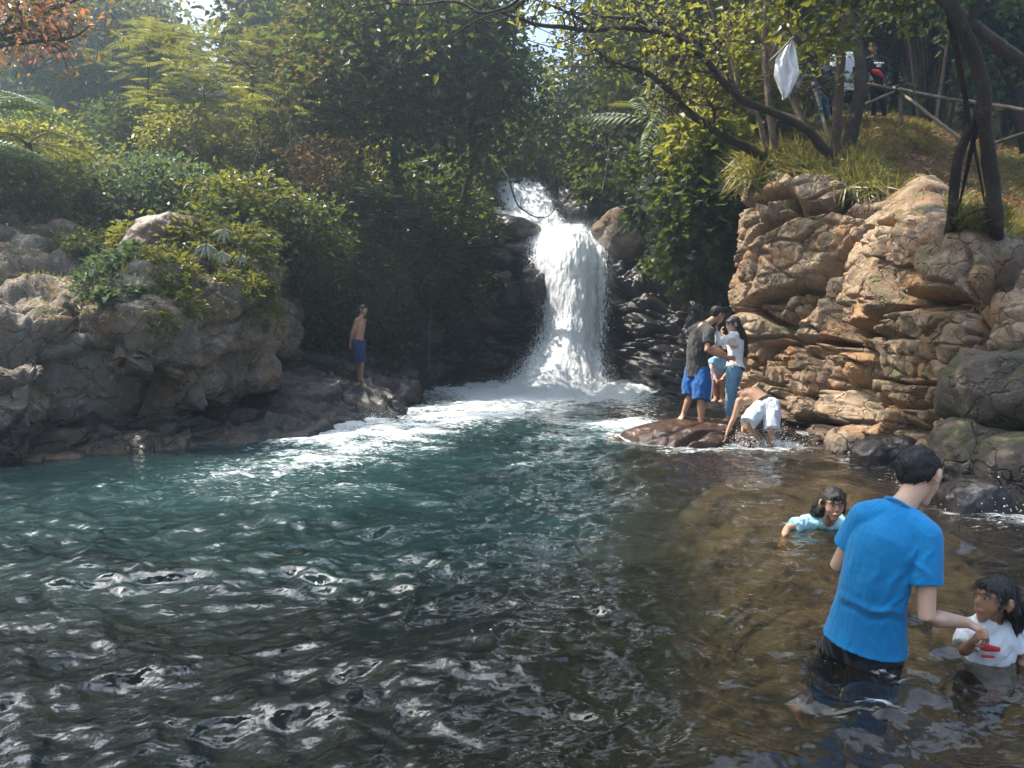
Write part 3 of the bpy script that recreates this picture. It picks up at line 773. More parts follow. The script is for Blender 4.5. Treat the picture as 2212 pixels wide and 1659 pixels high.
def foliage(acc, P, d, size, wid=0.32, var=0.35, out=0.6, v0=None, **kw):
    n = len(P)
    A = unit(d * out + dirs(n) * 0.8)
    S = size * (1 + rng.normal(size=n) * var).clip(0.35, 2)
    V, F = leaf_np(P, A, S, wid=wid, **kw)
    v = rng.random(n) if v0 is None else np.clip(v0 + rng.normal(size=n) * 0.18, 0, 1)
    acc.add(V, F, np.repeat(v, 4))

def frond(acc, p0, dirv, L, npair=12, lw=0.22, lsize=None, sag=0.35, wid=0.16, up=np.array([0, 0, 1.0]), v=0.5, stem=None):
    """pinnate leaf: rachis arching from p0 along dirv with paired leaflets"""
    t_ = np.linspace(0.08, 1, npair)
    dv = dirv / np.linalg.norm(dirv)
    side = np.cross(dv, up); side /= np.linalg.norm(side) + 1e-9
    pts = p0 + np.outer(t_ * L, dv) - np.outer(sag * L * t_ ** 2, up)
    tan = unit(dv[None] - 2 * sag * t_[:, None] * up[None])
    ls = (L * lw) * np.sin(np.pi * (0.12 + 0.83 * t_)) if lsize is None else lsize * np.sin(np.pi * (0.15 + 0.8 * t_))
    C = np.concatenate([pts, pts]); A = np.concatenate([side[None] + tan * 0.45, -side[None] + tan * 0.45])
    A = A - up * 0.15
    n = len(C)
    V, F = leaf_np(C, A, np.concatenate([ls, ls]), wid=wid, tilt=0.12, up=up[None] * np.ones((n, 1)), fold=0.04)
    acc.add(V, F, np.clip(v + rng.normal() * 0.1, 0, 1))
    if stem is not None:
        q = np.concatenate([[p0], pts]); Vt, Ft = tube_np(q, np.linspace(0.008, 0.003, len(q)) * L, 4, cap=False); stem.add(Vt, Ft, 0.1)

def branches(acc, path, rad, centers, seed=0, r_tip=0.008, start=0.35, seg=5):
    """tubes from the trunk path to each crown clump centre"""
    path = np.asarray(path); n = len(path)
    for c in centers:
        lo = int(n * start)
        dd = np.linalg.norm(path[lo:] - c, axis=1) + 0.9 * np.maximum(0, path[lo:, 2] - c[2] + 0.2)
        k = lo + int(np.argmin(dd)); p0 = path[k]
        L = np.linalg.norm(c - p0)
        if L < 0.05: continue
        m1 = p0 + (c - p0) * 0.35 + np.array([rng.normal() * 0.09, rng.normal() * 0.09, 0.10]) * L
        m2 = p0 + (c - p0) * 0.7 + np.array([rng.normal() * 0.09, rng.normal() * 0.09, 0.12]) * L
        q = smooth_path([p0, m1, m2, c], 8)
        r0 = max(r_tip * 1.3, min(rad[k] * 0.6, 0.018 * L + r_tip))
        V, F = tube_np(q, np.linspace(r0, r_tip, 8), seg, cap=False); acc.add(V, F, rng.random())

GAPS = ((445, -5, 62, 46), (1195, 55, 62, 85))     # openings in the canopy where the sky shows
def in_gap(q, r):
    x, y = px(np.asarray(q)); m = r / q[1] * F_PX / 0.46293
    return any(((x - a) / (c + m)) ** 2 + ((y - b) / (d + m)) ** 2 < 1 for a, b, c, d in GAPS)

def tree(label, base, top, crown_c, crown_r, trunk_r, nclump, nleaf, leaf, mat, name='tree', cat='tree', clump_r=0.5, bark='bark',
         bend=0.15, group=None, kind='leaf', wid=0.32, flat=0.6, gap=0.2, v0=None, tilt=0.7, mids=None):
    base = np.asarray(base, float); top = np.asarray(top, float); crown_c = np.asarray(crown_c, float)
    root = empty(name, tuple(base), label, cat, group)
    L = np.linalg.norm(top - base)
    ctrl = [base - np.array([0, 0, 0.3])] + ([np.asarray(m_) for m_ in mids] if mids else
            [base + (top - base) * f + np.array([rng.normal(), rng.normal(), 0]) * bend * L * 0.25 for f in (0.3, 0.6)]) + [top]
    path = smooth_path(ctrl, 24); rad = np.linspace(trunk_r, trunk_r * 0.3, 24) * (1 + 0.5 * np.exp(-np.linspace(0, 1, 24) * 12))
    tk = Acc(); V, F = tube_np(path, rad, 9, cap=False); tk.add(V, F, 0.4)
    cs, _ = ell_pts(nclump, crown_c, crown_r, shell=0.5, gap=0.1, seed=int(abs(base[0] * 10)) % 90)
    cs = np.array([c for c in cs if not in_gap(c, clump_r * .9)])
    branches(tk, path, rad, cs)
    la = Acc(); per = max(3, nleaf // max(1, len(cs)))
    for c in cs:
        if kind == 'leaf':
            P = c + rng.normal(size=(per, 3)) * clump_r * np.array([1, 1, flat]) * (0.7 + 0.6 * rng.random())
            foliage(la, P, unit(P - c), leaf, wid=wid, v0=v0, tilt=tilt)
        else:
            for k in range(per):
                a = rng.random() * 6.283
                dv = np.array([math.cos(a), math.sin(a), rng.uniform(-0.15, 0.45)])
                frond(la, c + rng.normal(size=3) * clump_r * 0.35, dv, leaf * rng.uniform(0.7, 1.25), npair=11, v=0.5 if v0 is None else v0, sag=0.22, wid=wid)
    off = base
    for acc_ in (tk, la):
        acc_.V = [v_ - off for v_ in acc_.V]
    tk.build('trunk', M[bark], root, attr='cell')
    la.build('crown', M[mat], root, smooth=False)
    return root

def bush(label, c, r, n, leaf, mat, name='shrub', cat='shrub', group=None, wid=0.33, gap=0.15, nst=9, v0=None, shell=0.45, kind='leaf', tilt=0.7, fl=0.5):
    c = np.asarray(c, float); base = c - np.array([0, 0, r[2] * 0.9])
    root = empty(name, tuple(base), label, cat, group)
    la = Acc()
    P, d = ell_pts(n, np.zeros(3), r, shell=shell, gap=gap, seed=int(abs(c[0] * 13 + c[1])) % 97)
    P = P + np.array([0, 0, r[2] * 0.9])
    if kind == 'leaf': foliage(la, P, d, leaf, wid=wid, v0=v0, tilt=tilt)
    else:
        for k in range(len(P)):
            dv = d[k] * np.array([1, 1, 0.3]) + np.array([0, 0, 0.25])
            frond(la, P[k], dv, leaf * rng.uniform(0.7, 1.3), npair=10, v=0.5 if v0 is None else v0, sag=0.3, wid=wid)
    st = Acc()
    for k in range(nst):
        e = P[rng.integers(0, len(P))] * 0.85
        q = smooth_path([np.array([rng.normal() * 0.06, rng.normal() * 0.06, -0.25]), e * 0.5 + rng.normal(size=3) * 0.06, e], 7)
        V, F = tube_np(q, np.linspace(0.022, 0.006, 7) * max(1, r[0]), 5, cap=False); st.add(V, F, rng.random())
    st.build('stem', M['bark'], root, attr='cell')
    la.build('foliage', M[mat], root, smooth=False)
    return root

# ---- ground cover and undergrowth (uncountable masses)
def scatter_surface(P, n, region, hgt):
    """n random points on grid surface P whose position passes region()"""
    out = []
    a, b = P.shape[:2]
    areas = np.linalg.norm(np.cross(P[1:, :-1] - P[:-1, :-1], P[:-1, 1:] - P[:-1, :-1]), axis=-1)
    cen = P[:-1, :-1]
    w = areas * region(cen)
    w = (w / w.sum()).ravel()
    idx = rng.choice(len(w), n, p=w)
    i, j = idx // (b - 1), idx % (b - 1)
    u = rng.random((n, 2))
    q = P[i, j] + (P[i + 1, j] - P[i, j]) * u[:, :1] + (P[i, j + 1] - P[i, j]) * u[:, 1:]
    return q

def mounds(name, surf_pts, rr, nper, lsize, mat, label, lift=0.3, flat=0.8, wid=0.33, out=0.6, shell=0.4, yscale=True, v_noise=True, cat='undergrowth'):
    acc = Acc()
    for q in surf_pts:
        r = rng.uniform(*rr); n = int(nper * rng.uniform(0.6, 1.4))
        c = q + np.array([0, 0, r * lift])
        P, d = ell_pts(n, c, (r, r, r * flat), shell=shell, gap=0.2, seed=int(rng.integers(0, 50)))
        s = lsize * (q[1] / 20 if yscale else 1)
        foliage(acc, P, d, s, wid=wid, out=out, v0=rng.uniform(0.2, 0.8) if v_noise else None)
    o = acc.build(name, M[mat], smooth=False)
    tag(o, label, cat, kind='stuff'); return o

hill_near = lambda c: ((c[..., 1] > 15) & (c[..., 1] < 52) & (c[..., 0] > -28) & (c[..., 0] < 12)).astype(float) / np.maximum(c[..., 1], 5) ** 1.5
S = scatter_surface(HILL, 1150, hill_near, 0)
sx, sy = px(S)
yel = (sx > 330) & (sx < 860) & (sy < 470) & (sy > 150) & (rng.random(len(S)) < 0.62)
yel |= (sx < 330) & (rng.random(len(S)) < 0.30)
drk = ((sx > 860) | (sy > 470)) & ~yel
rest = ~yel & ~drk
dry = rest & (rng.random(len(S)) < 0.14)
rest &= ~dry
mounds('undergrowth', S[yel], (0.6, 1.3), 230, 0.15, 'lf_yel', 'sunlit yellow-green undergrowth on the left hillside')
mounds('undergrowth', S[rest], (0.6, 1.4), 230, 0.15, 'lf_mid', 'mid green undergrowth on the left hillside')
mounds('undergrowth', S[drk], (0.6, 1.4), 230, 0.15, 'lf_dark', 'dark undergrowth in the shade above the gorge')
mounds('undergrowth', S[dry], (0.4, 0.9), 150, 0.13, 'lf_dry', 'dry brown brush between the green bushes', wid=0.2)
# gorge wall greenery: left curtain and right curtain
gp = GORGE.reshape(-1, 3); gx, gy = px(GORGE)
reg = lambda P_: None
def region_fn(fn):
    return lambda c: (lambda xy: fn(xy[0], xy[1], c).astype(float) / np.maximum(c[..., 1], 5))(px(c))
S = scatter_surface(GORGE, 520, region_fn(lambda x, y, c: (y < 640 + 40 * np.sin(x * .02)) & (x > 540) & (x < 1040 - (y - 400) * 0.05) & (y > 380)), 0)
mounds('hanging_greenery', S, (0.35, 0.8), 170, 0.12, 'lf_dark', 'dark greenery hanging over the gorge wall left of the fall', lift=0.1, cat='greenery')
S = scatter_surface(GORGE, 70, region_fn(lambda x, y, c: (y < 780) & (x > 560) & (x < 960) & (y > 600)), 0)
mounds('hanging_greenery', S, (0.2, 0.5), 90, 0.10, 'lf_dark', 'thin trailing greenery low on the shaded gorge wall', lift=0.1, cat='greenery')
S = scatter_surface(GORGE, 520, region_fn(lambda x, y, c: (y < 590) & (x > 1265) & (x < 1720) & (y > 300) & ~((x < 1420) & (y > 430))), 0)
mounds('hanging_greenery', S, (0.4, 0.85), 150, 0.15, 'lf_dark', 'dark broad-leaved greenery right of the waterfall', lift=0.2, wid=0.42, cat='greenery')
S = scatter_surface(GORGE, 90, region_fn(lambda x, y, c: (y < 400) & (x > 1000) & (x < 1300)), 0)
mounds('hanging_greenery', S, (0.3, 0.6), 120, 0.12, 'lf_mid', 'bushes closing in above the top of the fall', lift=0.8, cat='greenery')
# far forest
far = lambda c: ((c[..., 1] > 46) & (c[..., 1] < 121)).astype(float) / np.maximum(c[..., 1], 5)
S = scatter_surface(HILL, 620, far, 0)
acc = Acc()
for q in S:
    x_, y_ = px(q)
    r = rng.uniform(2.2, 4.6) * (0.7 + 0.3 * q[1] / 80); hh = rng.uniform(0.6, 2.4) * r
    if q[1] > 80 and (330 < x_ < 545): continue
    if q[1] > 80 and (1090 < x_ < 1290): continue
    if in_gap(q + np.array([0, 0, hh]), r * 1.25): continue
    P_, d_ = ell_pts(int(260), q + np.array([0, 0, hh]), (r, r, r * rng.uniform(0.8, 1.3)), shell=0.3, gap=0.15, seed=int(rng.integers(0, 60)))
    foliage(acc, P_, d_, 0.013 * q[1] * 0.75, wid=0.4, v0=rng.uniform(0.1, 0.9))
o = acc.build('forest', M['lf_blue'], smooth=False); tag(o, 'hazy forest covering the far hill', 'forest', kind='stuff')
# forest behind the right bank
S = scatter_surface(BANK, 300, lambda c: ((c[..., 1] > 30) & (c[..., 1] < 86)).astype(float) / np.maximum(c[..., 1], 5), 0)
acc = Acc()
for q in S:
    x_, y_ = px(q)
    r = rng.uniform(1.4, 3.0); hh = rng.uniform(0.5, 3.2) * r
    if 2020 < x_ < 2150 and q[1] < 52: continue
    P_, d_ = ell_pts(300, q + np.array([0, 0, hh]), (r, r, r * 1.1), shell=0.35, gap=0.25, seed=int(rng.integers(0, 60)))
    foliage(acc, P_, d_, 0.010 * q[1] * 0.8, wid=0.36, v0=rng.uniform(0.1, 0.7))
o = acc.build('forest', M['lf_dark'], smooth=False); tag(o, 'dark forest behind the people on the right bank', 'forest', kind='stuff')

# grass and leaf litter on the right bank, hanging turf at the cliff edge
def grass_patch(name, pts, L, mat, label, n_per=14, spread=0.06, hang=0.0, wid=0.035, cat='grass'):
    acc = Acc(); m = len(pts) * n_per
    C = np.repeat(pts, n_per, 0) + rng.normal(size=(m, 3)) * spread * np.array([1, 1, 0.2])
    a = rng.normal(size=(m, 3)) * 0.55; a[:, 2] = 1.0 - hang * 1.6
    if hang > 0: a[:, 1] -= hang * 0.6; a[:, 0] -= hang * 0.3
    V, F = leaf_np(C, a, L * rng.uniform(0.5, 1.4, m), wid=wid, tilt=1.0, fold=0.02, droop=0.45 + hang)
    acc.add(V, F, np.repeat(rng.random(m), 4))
    o = acc.build(name, M[mat], smooth=False); tag(o, label, cat, kind='stuff'); return o
S = scatter_surface(BANK, 5200, region_fn(lambda x, y, c: (c[..., 1] < 24) & (x > 1590) & (x < 2350)), 0)
gn = fbm(S * 0.8, 3, 77)
grass_patch('grass', S[gn > -0.1], 0.13, 'grass', 'short dry and green grass on the right bank', 12)
S = scatter_surface(BANK, 2500, region_fn(lambda x, y, c: (c[..., 1] < 24) & (x > 1600) & (x < 2350)), 0)
acc = Acc(); foliage(acc, np.repeat(S, 4, 0) + rng.normal(size=(len(S) * 4, 3)) * np.array([.1, .1, .02]) + np.array([0, 0, .02]), dirs(len(S) * 4), 0.09, wid=0.3)
o = acc.build('leaf_litter', M['lf_dry'], smooth=False); tag(o, 'dead leaves and litter on the right bank', 'leaf litter', kind='stuff')
S = scatter_surface(BANK, 1300, lambda c: ((c[..., 1] >= 24) & (c[..., 1] < 52)).astype(float), 0)
grass_patch('grass', S, 0.35, 'grass', 'grass on the slope far behind the handrail', 8, 0.25, wid=0.05)
edge_pts = []
for k in range(1200):
    x = rng.uniform(1605, 1770) if k < 650 else rng.uniform(1770, 1900)
    y = 408 - 60 * rng.random() - 20 * math.sin((x - 1600) / 64) if k < 950 else rng.uniform(330, 420)
    Yd = 15.7 - (x - 1610) / 160 * 0.7 + (395 - y) * 0.018
    edge_pts.append(D(x, y, Yd))
grass_patch('hanging_turf', np.array(edge_pts), 0.30, 'grass', 'yellow-green tufts of grass spilling over the cliff edge', 9, 0.07, hang=0.55, wid=0.05)
pts_ = np.array([D(rng.uniform(2060, 2170), rng.uniform(455, 505), 9.4 + rng.random() * 0.5) for k in range(120)])
grass_patch('hanging_turf', pts_, 0.14, 'grass', 'tuft of grass between the two trunks on the right boulder', 12, 0.05, wid=0.05)
# ground cover on the left bank: little leafy plants on and between the boulders
lb_reg = []
def lpts(x0, x1, y0, y1, n, Yf):
    return np.array([D(x, y, Yf(x, y)) for x, y in zip(rng.uniform(x0, x1, n), rng.uniform(y0, y1, n))])
LBs = bpy.data.objects['rock_bank']
LBv = np.empty(len(LBs.data.vertices) * 3, dtype=np.float32); LBs.data.vertices.foreach_get('co', LBv); LBv = LBv.reshape(620, 300, 3)
def on_rock(n, fn): return scatter_surface(LBv, n, region_fn(fn), 0)
nse = lambda x, y: np.sin(x * 0.021 + 1.3) * np.cos(y * 0.027) * 25
S = on_rock(200, lambda x, y, c: (x > 330) & (x < 590) & (y > 520) & (y < 700 + nse(x, y)) & (c[..., 1] < 17))
mounds('ground_plants', S, (0.10, 0.22), 60, 0.085, 'lf_mid', 'leafy creepers over the big boulder on the left bank', lift=0.25, yscale=False, cat='ground plants', wid=0.25)
S = on_rock(85, lambda x, y, c: (x > 190) & (x < 300) & (y > 555) & (y < 660))
mounds('ground_plants', S, (0.10, 0.26), 60, 0.10, 'lf_blue', 'small round-leaved plants in the cleft of the left bank', lift=0.3, yscale=False, cat='ground plants', wid=0.36)
S = on_rock(190, lambda x, y, c: (y < 545) & (x > 150))
mounds('ground_plants', S, (0.15, 0.35), 70, 0.09, 'lf_mid', 'low plants along the top of the left bank', lift=0.3, yscale=False, cat='ground plants')
S = on_rock(60, lambda x, y, c: (y < 560) & (x < 190))
mounds('ground_plants', S, (0.12, 0.25), 50, 0.08, 'lf_yel', 'yellowish weeds around the boulder pile', lift=0.2, yscale=False, cat='ground plants')
S = on_rock(420, lambda x, y, c: (x > 60) & (x < 600) & (y > 530) & (y < 730 + nse(x, y)))
grass_patch('grass', S, 0.14, 'grass', 'thin grass growing in cracks of the left bank', 8, 0.05, hang=0.25, wid=0.05)

# ---- individual trees, left hillside
tree('slender tree with a flat feathery crown and forked dark trunk on the left slope',
     D(570, 335, 21), D(545, 150, 21), D(545, 140, 21), (2.7, 1.8, 1.1), 0.055, 30, 300, 0.65, 'lf_mid', kind='frond', clump_r=0.5, wid=0.17, mids=[D(560, 290, 21), D(545, 190, 21)])
tree('small feathery tree with a thin straight trunk, upper left of the slope', D(322, 250, 23), D(322, 120, 23), D(335, 118, 23), (1.7, 1.3, 0.9), 0.045, 22, 220, 0.6, 'lf_mid', kind='frond', clump_r=0.45, wid=0.17, mids=[D(320, 200, 23), D(321, 150, 23)])
tree('yellow-green feathery tree between the two taller feathery trees', D(445, 330, 22), D(440, 200, 22), D(440, 205, 22), (1.6, 1.2, 0.9), 0.05, 20, 200, 0.55, 'lf_yel', kind='frond', clump_r=0.45, wid=0.17)
tree('feathery yellow-green tree with spreading fronds left of the dark tall tree', D(700, 380, 20.5), D(690, 250, 20.5), D(690, 240, 20.5), (1.9, 1.4, 1.1), 0.05, 24, 230, 0.6, 'lf_yel', kind='frond', clump_r=0.5, wid=0.17)
tree('tall dense dark tree with a straight black trunk, centre top of the picture', D(875, 440, 22.5), D(868, 20, 20.6), D(860, 110, 20.4), (3.1, 1.5, 3.3), 0.12, 95, 9500, 0.17, 'lf_dark', clump_r=0.55)
tree('leafy tree with grey-brown leaves in front of the dark tall tree', D(760, 430, 21), D(770, 150, 21.3), D(770, 170, 21.3), (1.9, 1.4, 2.6), 0.08, 48, 4600, 0.15, 'lf_brown', clump_r=0.5)
tree('dark tree leaning towards the sky gap above the waterfall', D(1000, 420, 24), D(1060, 90, 20.5), D(1050, 160, 20.6), (1.8, 1.2, 2.3), 0.10, 60, 6500, 0.17, 'lf_dark', clump_r=0.5)
tree('tall pale hazy tree behind the feathery trees', D(620, 260, 34), D(640, 30, 34), D(640, 60, 34), (3.6, 2.6, 3.2), 0.14, 55, 5600, 0.24, 'lf_mid', clump_r=0.8)
tree('big hazy tree right of the patch of sky at upper left', D(590, 200, 52), D(590, -20, 52), D(595, 60, 52), (3.0, 3.0, 5.2), 0.25, 60, 5200, 0.36, 'lf_mid', clump_r=1.1)
tree('big hazy tree left of the patch of sky at upper left', D(240, 220, 50), D(250, 0, 50), D(240, 65, 50), (4.0, 3.5, 5.4), 0.25, 60, 5600, 0.36, 'lf_mid', clump_r=1.1)
tree('rounded dark shrubby tree under the orange-leaved branches', D(215, 290, 33), D(215, 190, 33), D(215, 200, 33), (2.6, 2, 1.8), 0.1, 40, 4200, 0.2, 'lf_dark', clump_r=0.6)
tree('dark tree of the right-hand slope beyond the waterfall', D(1300, 420, 29), D(1290, 150, 29), D(1290, 225, 29), (4.0, 2.6, 3.0), 0.14, 85, 8200, 0.19, 'lf_dark', clump_r=0.65)
tree('thin-leaved tree against the bright gap above the waterfall', D(1210, 330, 40), D(1230, 30, 40), D(1240, 50, 40), (3.8, 2.5, 3.6), 0.14, 40, 2600, 0.22, 'lf_mid', clump_r=0.8)
tree('dense green tree between the waterfall gap and the sunlit shrub', D(1420, 420, 25), D(1430, 60, 25), D(1430, 150, 25), (3.2, 2.0, 3.8), 0.13, 75, 7600, 0.17, 'lf_mid', clump_r=0.6)
# shrubs, left slope
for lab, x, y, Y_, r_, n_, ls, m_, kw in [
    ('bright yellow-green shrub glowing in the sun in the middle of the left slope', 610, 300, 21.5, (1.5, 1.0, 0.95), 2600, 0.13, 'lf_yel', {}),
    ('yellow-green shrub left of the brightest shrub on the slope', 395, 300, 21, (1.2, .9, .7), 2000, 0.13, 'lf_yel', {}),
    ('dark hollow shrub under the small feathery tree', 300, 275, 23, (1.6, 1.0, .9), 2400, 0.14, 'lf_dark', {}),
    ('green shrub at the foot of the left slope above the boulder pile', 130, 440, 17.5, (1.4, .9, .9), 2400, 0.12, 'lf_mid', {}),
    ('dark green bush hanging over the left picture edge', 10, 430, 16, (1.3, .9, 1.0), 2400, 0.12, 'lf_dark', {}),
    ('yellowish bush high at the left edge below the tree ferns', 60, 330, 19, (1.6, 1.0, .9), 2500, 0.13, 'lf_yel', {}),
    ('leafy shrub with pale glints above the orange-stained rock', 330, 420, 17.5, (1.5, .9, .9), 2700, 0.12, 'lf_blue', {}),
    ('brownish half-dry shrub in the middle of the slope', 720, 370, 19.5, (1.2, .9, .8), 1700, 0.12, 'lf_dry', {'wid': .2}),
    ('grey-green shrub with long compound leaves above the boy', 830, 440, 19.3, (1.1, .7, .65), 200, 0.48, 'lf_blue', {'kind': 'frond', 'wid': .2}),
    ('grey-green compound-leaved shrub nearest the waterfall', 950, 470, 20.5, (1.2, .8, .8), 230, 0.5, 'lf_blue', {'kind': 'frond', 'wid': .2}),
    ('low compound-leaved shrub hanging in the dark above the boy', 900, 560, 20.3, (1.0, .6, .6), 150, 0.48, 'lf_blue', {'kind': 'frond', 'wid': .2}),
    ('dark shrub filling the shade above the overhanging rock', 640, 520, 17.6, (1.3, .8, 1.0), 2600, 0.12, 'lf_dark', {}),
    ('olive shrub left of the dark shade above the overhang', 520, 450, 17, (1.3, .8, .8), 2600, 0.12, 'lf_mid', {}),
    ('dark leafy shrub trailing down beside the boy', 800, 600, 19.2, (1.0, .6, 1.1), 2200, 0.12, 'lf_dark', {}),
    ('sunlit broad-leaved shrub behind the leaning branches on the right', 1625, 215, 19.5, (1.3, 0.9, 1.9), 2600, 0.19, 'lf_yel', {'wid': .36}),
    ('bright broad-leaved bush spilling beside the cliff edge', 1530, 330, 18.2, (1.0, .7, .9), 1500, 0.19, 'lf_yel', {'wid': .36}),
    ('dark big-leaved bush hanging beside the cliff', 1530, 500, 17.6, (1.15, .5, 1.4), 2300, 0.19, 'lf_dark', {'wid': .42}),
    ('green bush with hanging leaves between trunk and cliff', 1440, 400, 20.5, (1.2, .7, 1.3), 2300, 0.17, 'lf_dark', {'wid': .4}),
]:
    bush(lab, D(x, y, Y_), r_, n_, ls, m_, **kw)

# tree ferns at the left edge
def fern(label, base, h, L, n, mat='lf_mid', pitch=0.5):
    root = empty('tree_fern', tuple(base), label, 'tree fern')
    tk = Acc(); V, F = tube_np(smooth_path([(0, 0, -0.5), (0.03, 0, h * .5), (0.0, 0.02, h)], 12), np.linspace(.09, .07, 12), 8, cap=False); tk.add(V, F, .3)
    tk.build('trunk', M['bark'], root, attr='cell')
    la = Acc()
    for k in range(n):
        a = 6.283 * k / n + rng.normal() * 0.15
        dv = np.array([math.cos(a), math.sin(a), pitch + rng.normal() * .15])
        # bipinnate: rachis with secondary fronds
        dv /= np.linalg.norm(dv)
        up = np.array([0, 0, 1.0]); side = np.cross(dv, up); side /= np.linalg.norm(side)
        for t_ in np.linspace(0.15, 1, 15):
            p_ = np.array([0, 0, h]) + dv * t_ * L - up * 0.45 * L * t_ ** 2
            ll = L * 0.36 * math.sin(math.pi * (0.12 + 0.83 * t_))
            for sg in (-1, 1):
                frond(la, p_, side * sg + dv * 0.35 - up * 0.1, ll, npair=8, lw=0.2, v=0.5, sag=0.15, wid=0.22)
        q = [np.array([0, 0, h]) + dv * t_ * L - up * 0.45 * L * t_ ** 2 for t_ in np.linspace(0, 1, 8)]
        V, F = tube_np(q, np.linspace(.018, .005, 8), 4, cap=False); la.add(V, F, .1)
    la.build('crown', M[mat], root, smooth=False)
fb = D(-60, 240, 16); fern('tree fern with wide pale fronds at the left edge', fb - np.array([0, 0, 1.5]), 1.5, 1.9, 11, 'lf_blue')
fb = D(-80, 330, 15); fern('lower tree fern whose fronds droop in from the left edge', fb - np.array([0, 0, 1.2]), 1.2, 1.8, 10, 'lf_blue', .35)
fb = D(60, 310, 17); fern('tree fern with yellowish fronds just inside the left edge', fb - np.array([0, 0, 1.2]), 1.2, 1.4, 10, 'lf_mid', .4)

# drooping pale fan leaves on the boulder (broad bamboo-like leaves)
def fan_leaf(label, p, n, L, mat='lf_pale', group=None, down=0.9, wid=.09):
    root = empty('fan_leaved_plant', tuple(p), label, 'plant', group)
    la = Acc()
    for k in range(n):
        a = math.pi * (0.05 + 0.9 * k / (n - 1)) + rng.normal() * 0.08
        dv = np.array([math.cos(a), -0.35 + rng.normal() * .1, -abs(math.sin(a)) * down - 0.25])
        dv /= np.linalg.norm(dv); nseg = 5
        side = np.cross(dv, [0, -1, 0.2]); side /= np.linalg.norm(side)
        tt = np.linspace(0, 1, nseg); w = wid * L * np.sin(np.pi * (0.08 + 0.9 * tt)) ** 0.8
        c = np.outer(tt * L * rng.uniform(.8, 1.1), dv) + np.outer(-0.2 * L * tt ** 2, [0, 0, 1])
        V = np.concatenate([c - side * w[:, None], c + np.array([0, -0.012, 0.006]), c + side * w[:, None]]); F = []
        for j in range(nseg - 1):
            for b_ in (0, nseg): F.append((b_ + j, b_ + j + 1, b_ + nseg + j + 1, b_ + nseg + j))
        la.add(V, np.array(F), rng.random())
    la.build('leaf_fan', M[mat], root)
    st = Acc(); V, F = tube_np(smooth_path([(0, 0, 0), (0.02, 0.1, 0.05), (-0.02, 0.3, -0.1)], 6), .006, 5); st.add(V, F, .2); st.build('stem', M['lf_dry'], root)
fan_leaf('pale drooping leaf fan, largest on the left boulder', D(448, 528, 11.6), 8, 0.20)
fan_leaf('pale leaf fan beside the largest one on the left boulder', D(480, 545, 11.6), 7, 0.17)
fan_leaf('pale leaves hanging highest above the left boulder', D(485, 495, 11.8), 5, 0.19)
fan_leaf('small pale leaf fan rightmost on the left boulder', D(523, 552, 12.0), 6, 0.14)
fan_leaf('grey spiky-leaved plant beside the mossy block', D(1375, 470, 22.5), 12, 0.6, 'lf_blue', down=.8, wid=.05)
fan_leaf('second grey spiky-leaved plant right of the mossy block', D(1400, 450, 22.2), 10, 0.5, 'lf_blue', down=.8, wid=.05)

# palm fronds hanging in the gorge
def palm(label, p, fr, mat='lf_pale', trunk_h=1.2):
    root = empty('palm', tuple(p), label, 'palm'); la = Acc(); st = Acc()
    for dv, L, sag in fr:
        la = Acc(); frond(la, np.zeros(3), np.array(dv, float), L, npair=15, lw=0.28, wid=.10, sag=sag, v=.6, stem=la); la.build('frond', M[mat], root, smooth=False)
    V, F = tube_np(smooth_path([(0, 0, 0), (.05, .1, -trunk_h * .5), (0, .2, -trunk_h)], 8), .05, 7); st.add(V, F, .2)
    st.build('stem', M['bark'], root)
palm('small palm with a pale frond reaching left over the gorge', D(1405, 262, 20), [((-1, -.2, .25), 1.9, .25), ((-.4, -.4, .9), 1.2, .5), ((.2, -.6, -.5), 1.3, .4), ((.5, -.3, .3), 1.2, .6)])
palm('green palm upright behind the vine-covered trunk', D(1395, 235, 21.5), [((-.5, 0, 1), 1.3, .2), ((.1, 0, 1), 1.4, .15), ((.6, .1, .8), 1.2, .3), ((-.9, 0, .5), 1.1, .4)], 'lf_mid')
palm('pale drooping palm frond on the vine-covered trunk', D(1440, 215, 19.3), [((-.5, -.4, -.8), 1.3, .2), ((.4, -.3, -.9), 1.2, .2), ((.1, -.5, -.6), 1.0, .3)])

# out-of-view leaf masses added to block sky mirrored in the water
def in_frame(q, r):
    if q[1] < .5: return False
    x, y = px(q); m = r / q[1] * F_PX / .463
    return -m - 60 < x < 2272 + m and y > -m * .8 - 20 and q[1] < 25.5
def blocks_sun(q, r):
    for T in ((-5, 18, 5), (-3, 21, 5), (1.5, 22, 2), (1.4, 27, 6), (-9, 17, 4), (-5, 11, 2), (3, 11, 0), (-11, 24, 8), (-4, 26, 8), (4.6, 13, 3)):
        v = q - np.array(T); dd = math.hypot(v[0], v[1]); t_ = v @ np.array(sv)
        if t_ > 0 and np.linalg.norm(v - t_ * np.array(sv)) < r + 1.6: return True
    return False
acc = Acc()
for k in range(900):
    a = R(rng.uniform(-48, 52)); el = R(rng.uniform(22, 43)); Yd = rng.uniform(26, 48)
    if (R(-1) < a < R(7) and el < R(27)) or (R(-23) < a < R(-16) and el < R(23)): continue
    q = np.array([math.tan(a) * Yd, Yd, CAM_H + Yd / math.cos(a) * math.tan(el)]); r = rng.uniform(1.4, 3.0)
    if blocks_sun(q, r) or in_gap(q, r) or in_frame(q, r): continue
    if fbm(np.array([[a * 4.5, el * 4.5, 0.0]]), 2, 5)[0] > .08: continue
    P_, d_ = ell_pts(280, q, (r, r, r * .8), shell=.45, gap=.15, seed=int(rng.integers(0, 60)))
    foliage(acc, P_, d_, 0.34, wid=.42, v0=rng.uniform(.1, .8))
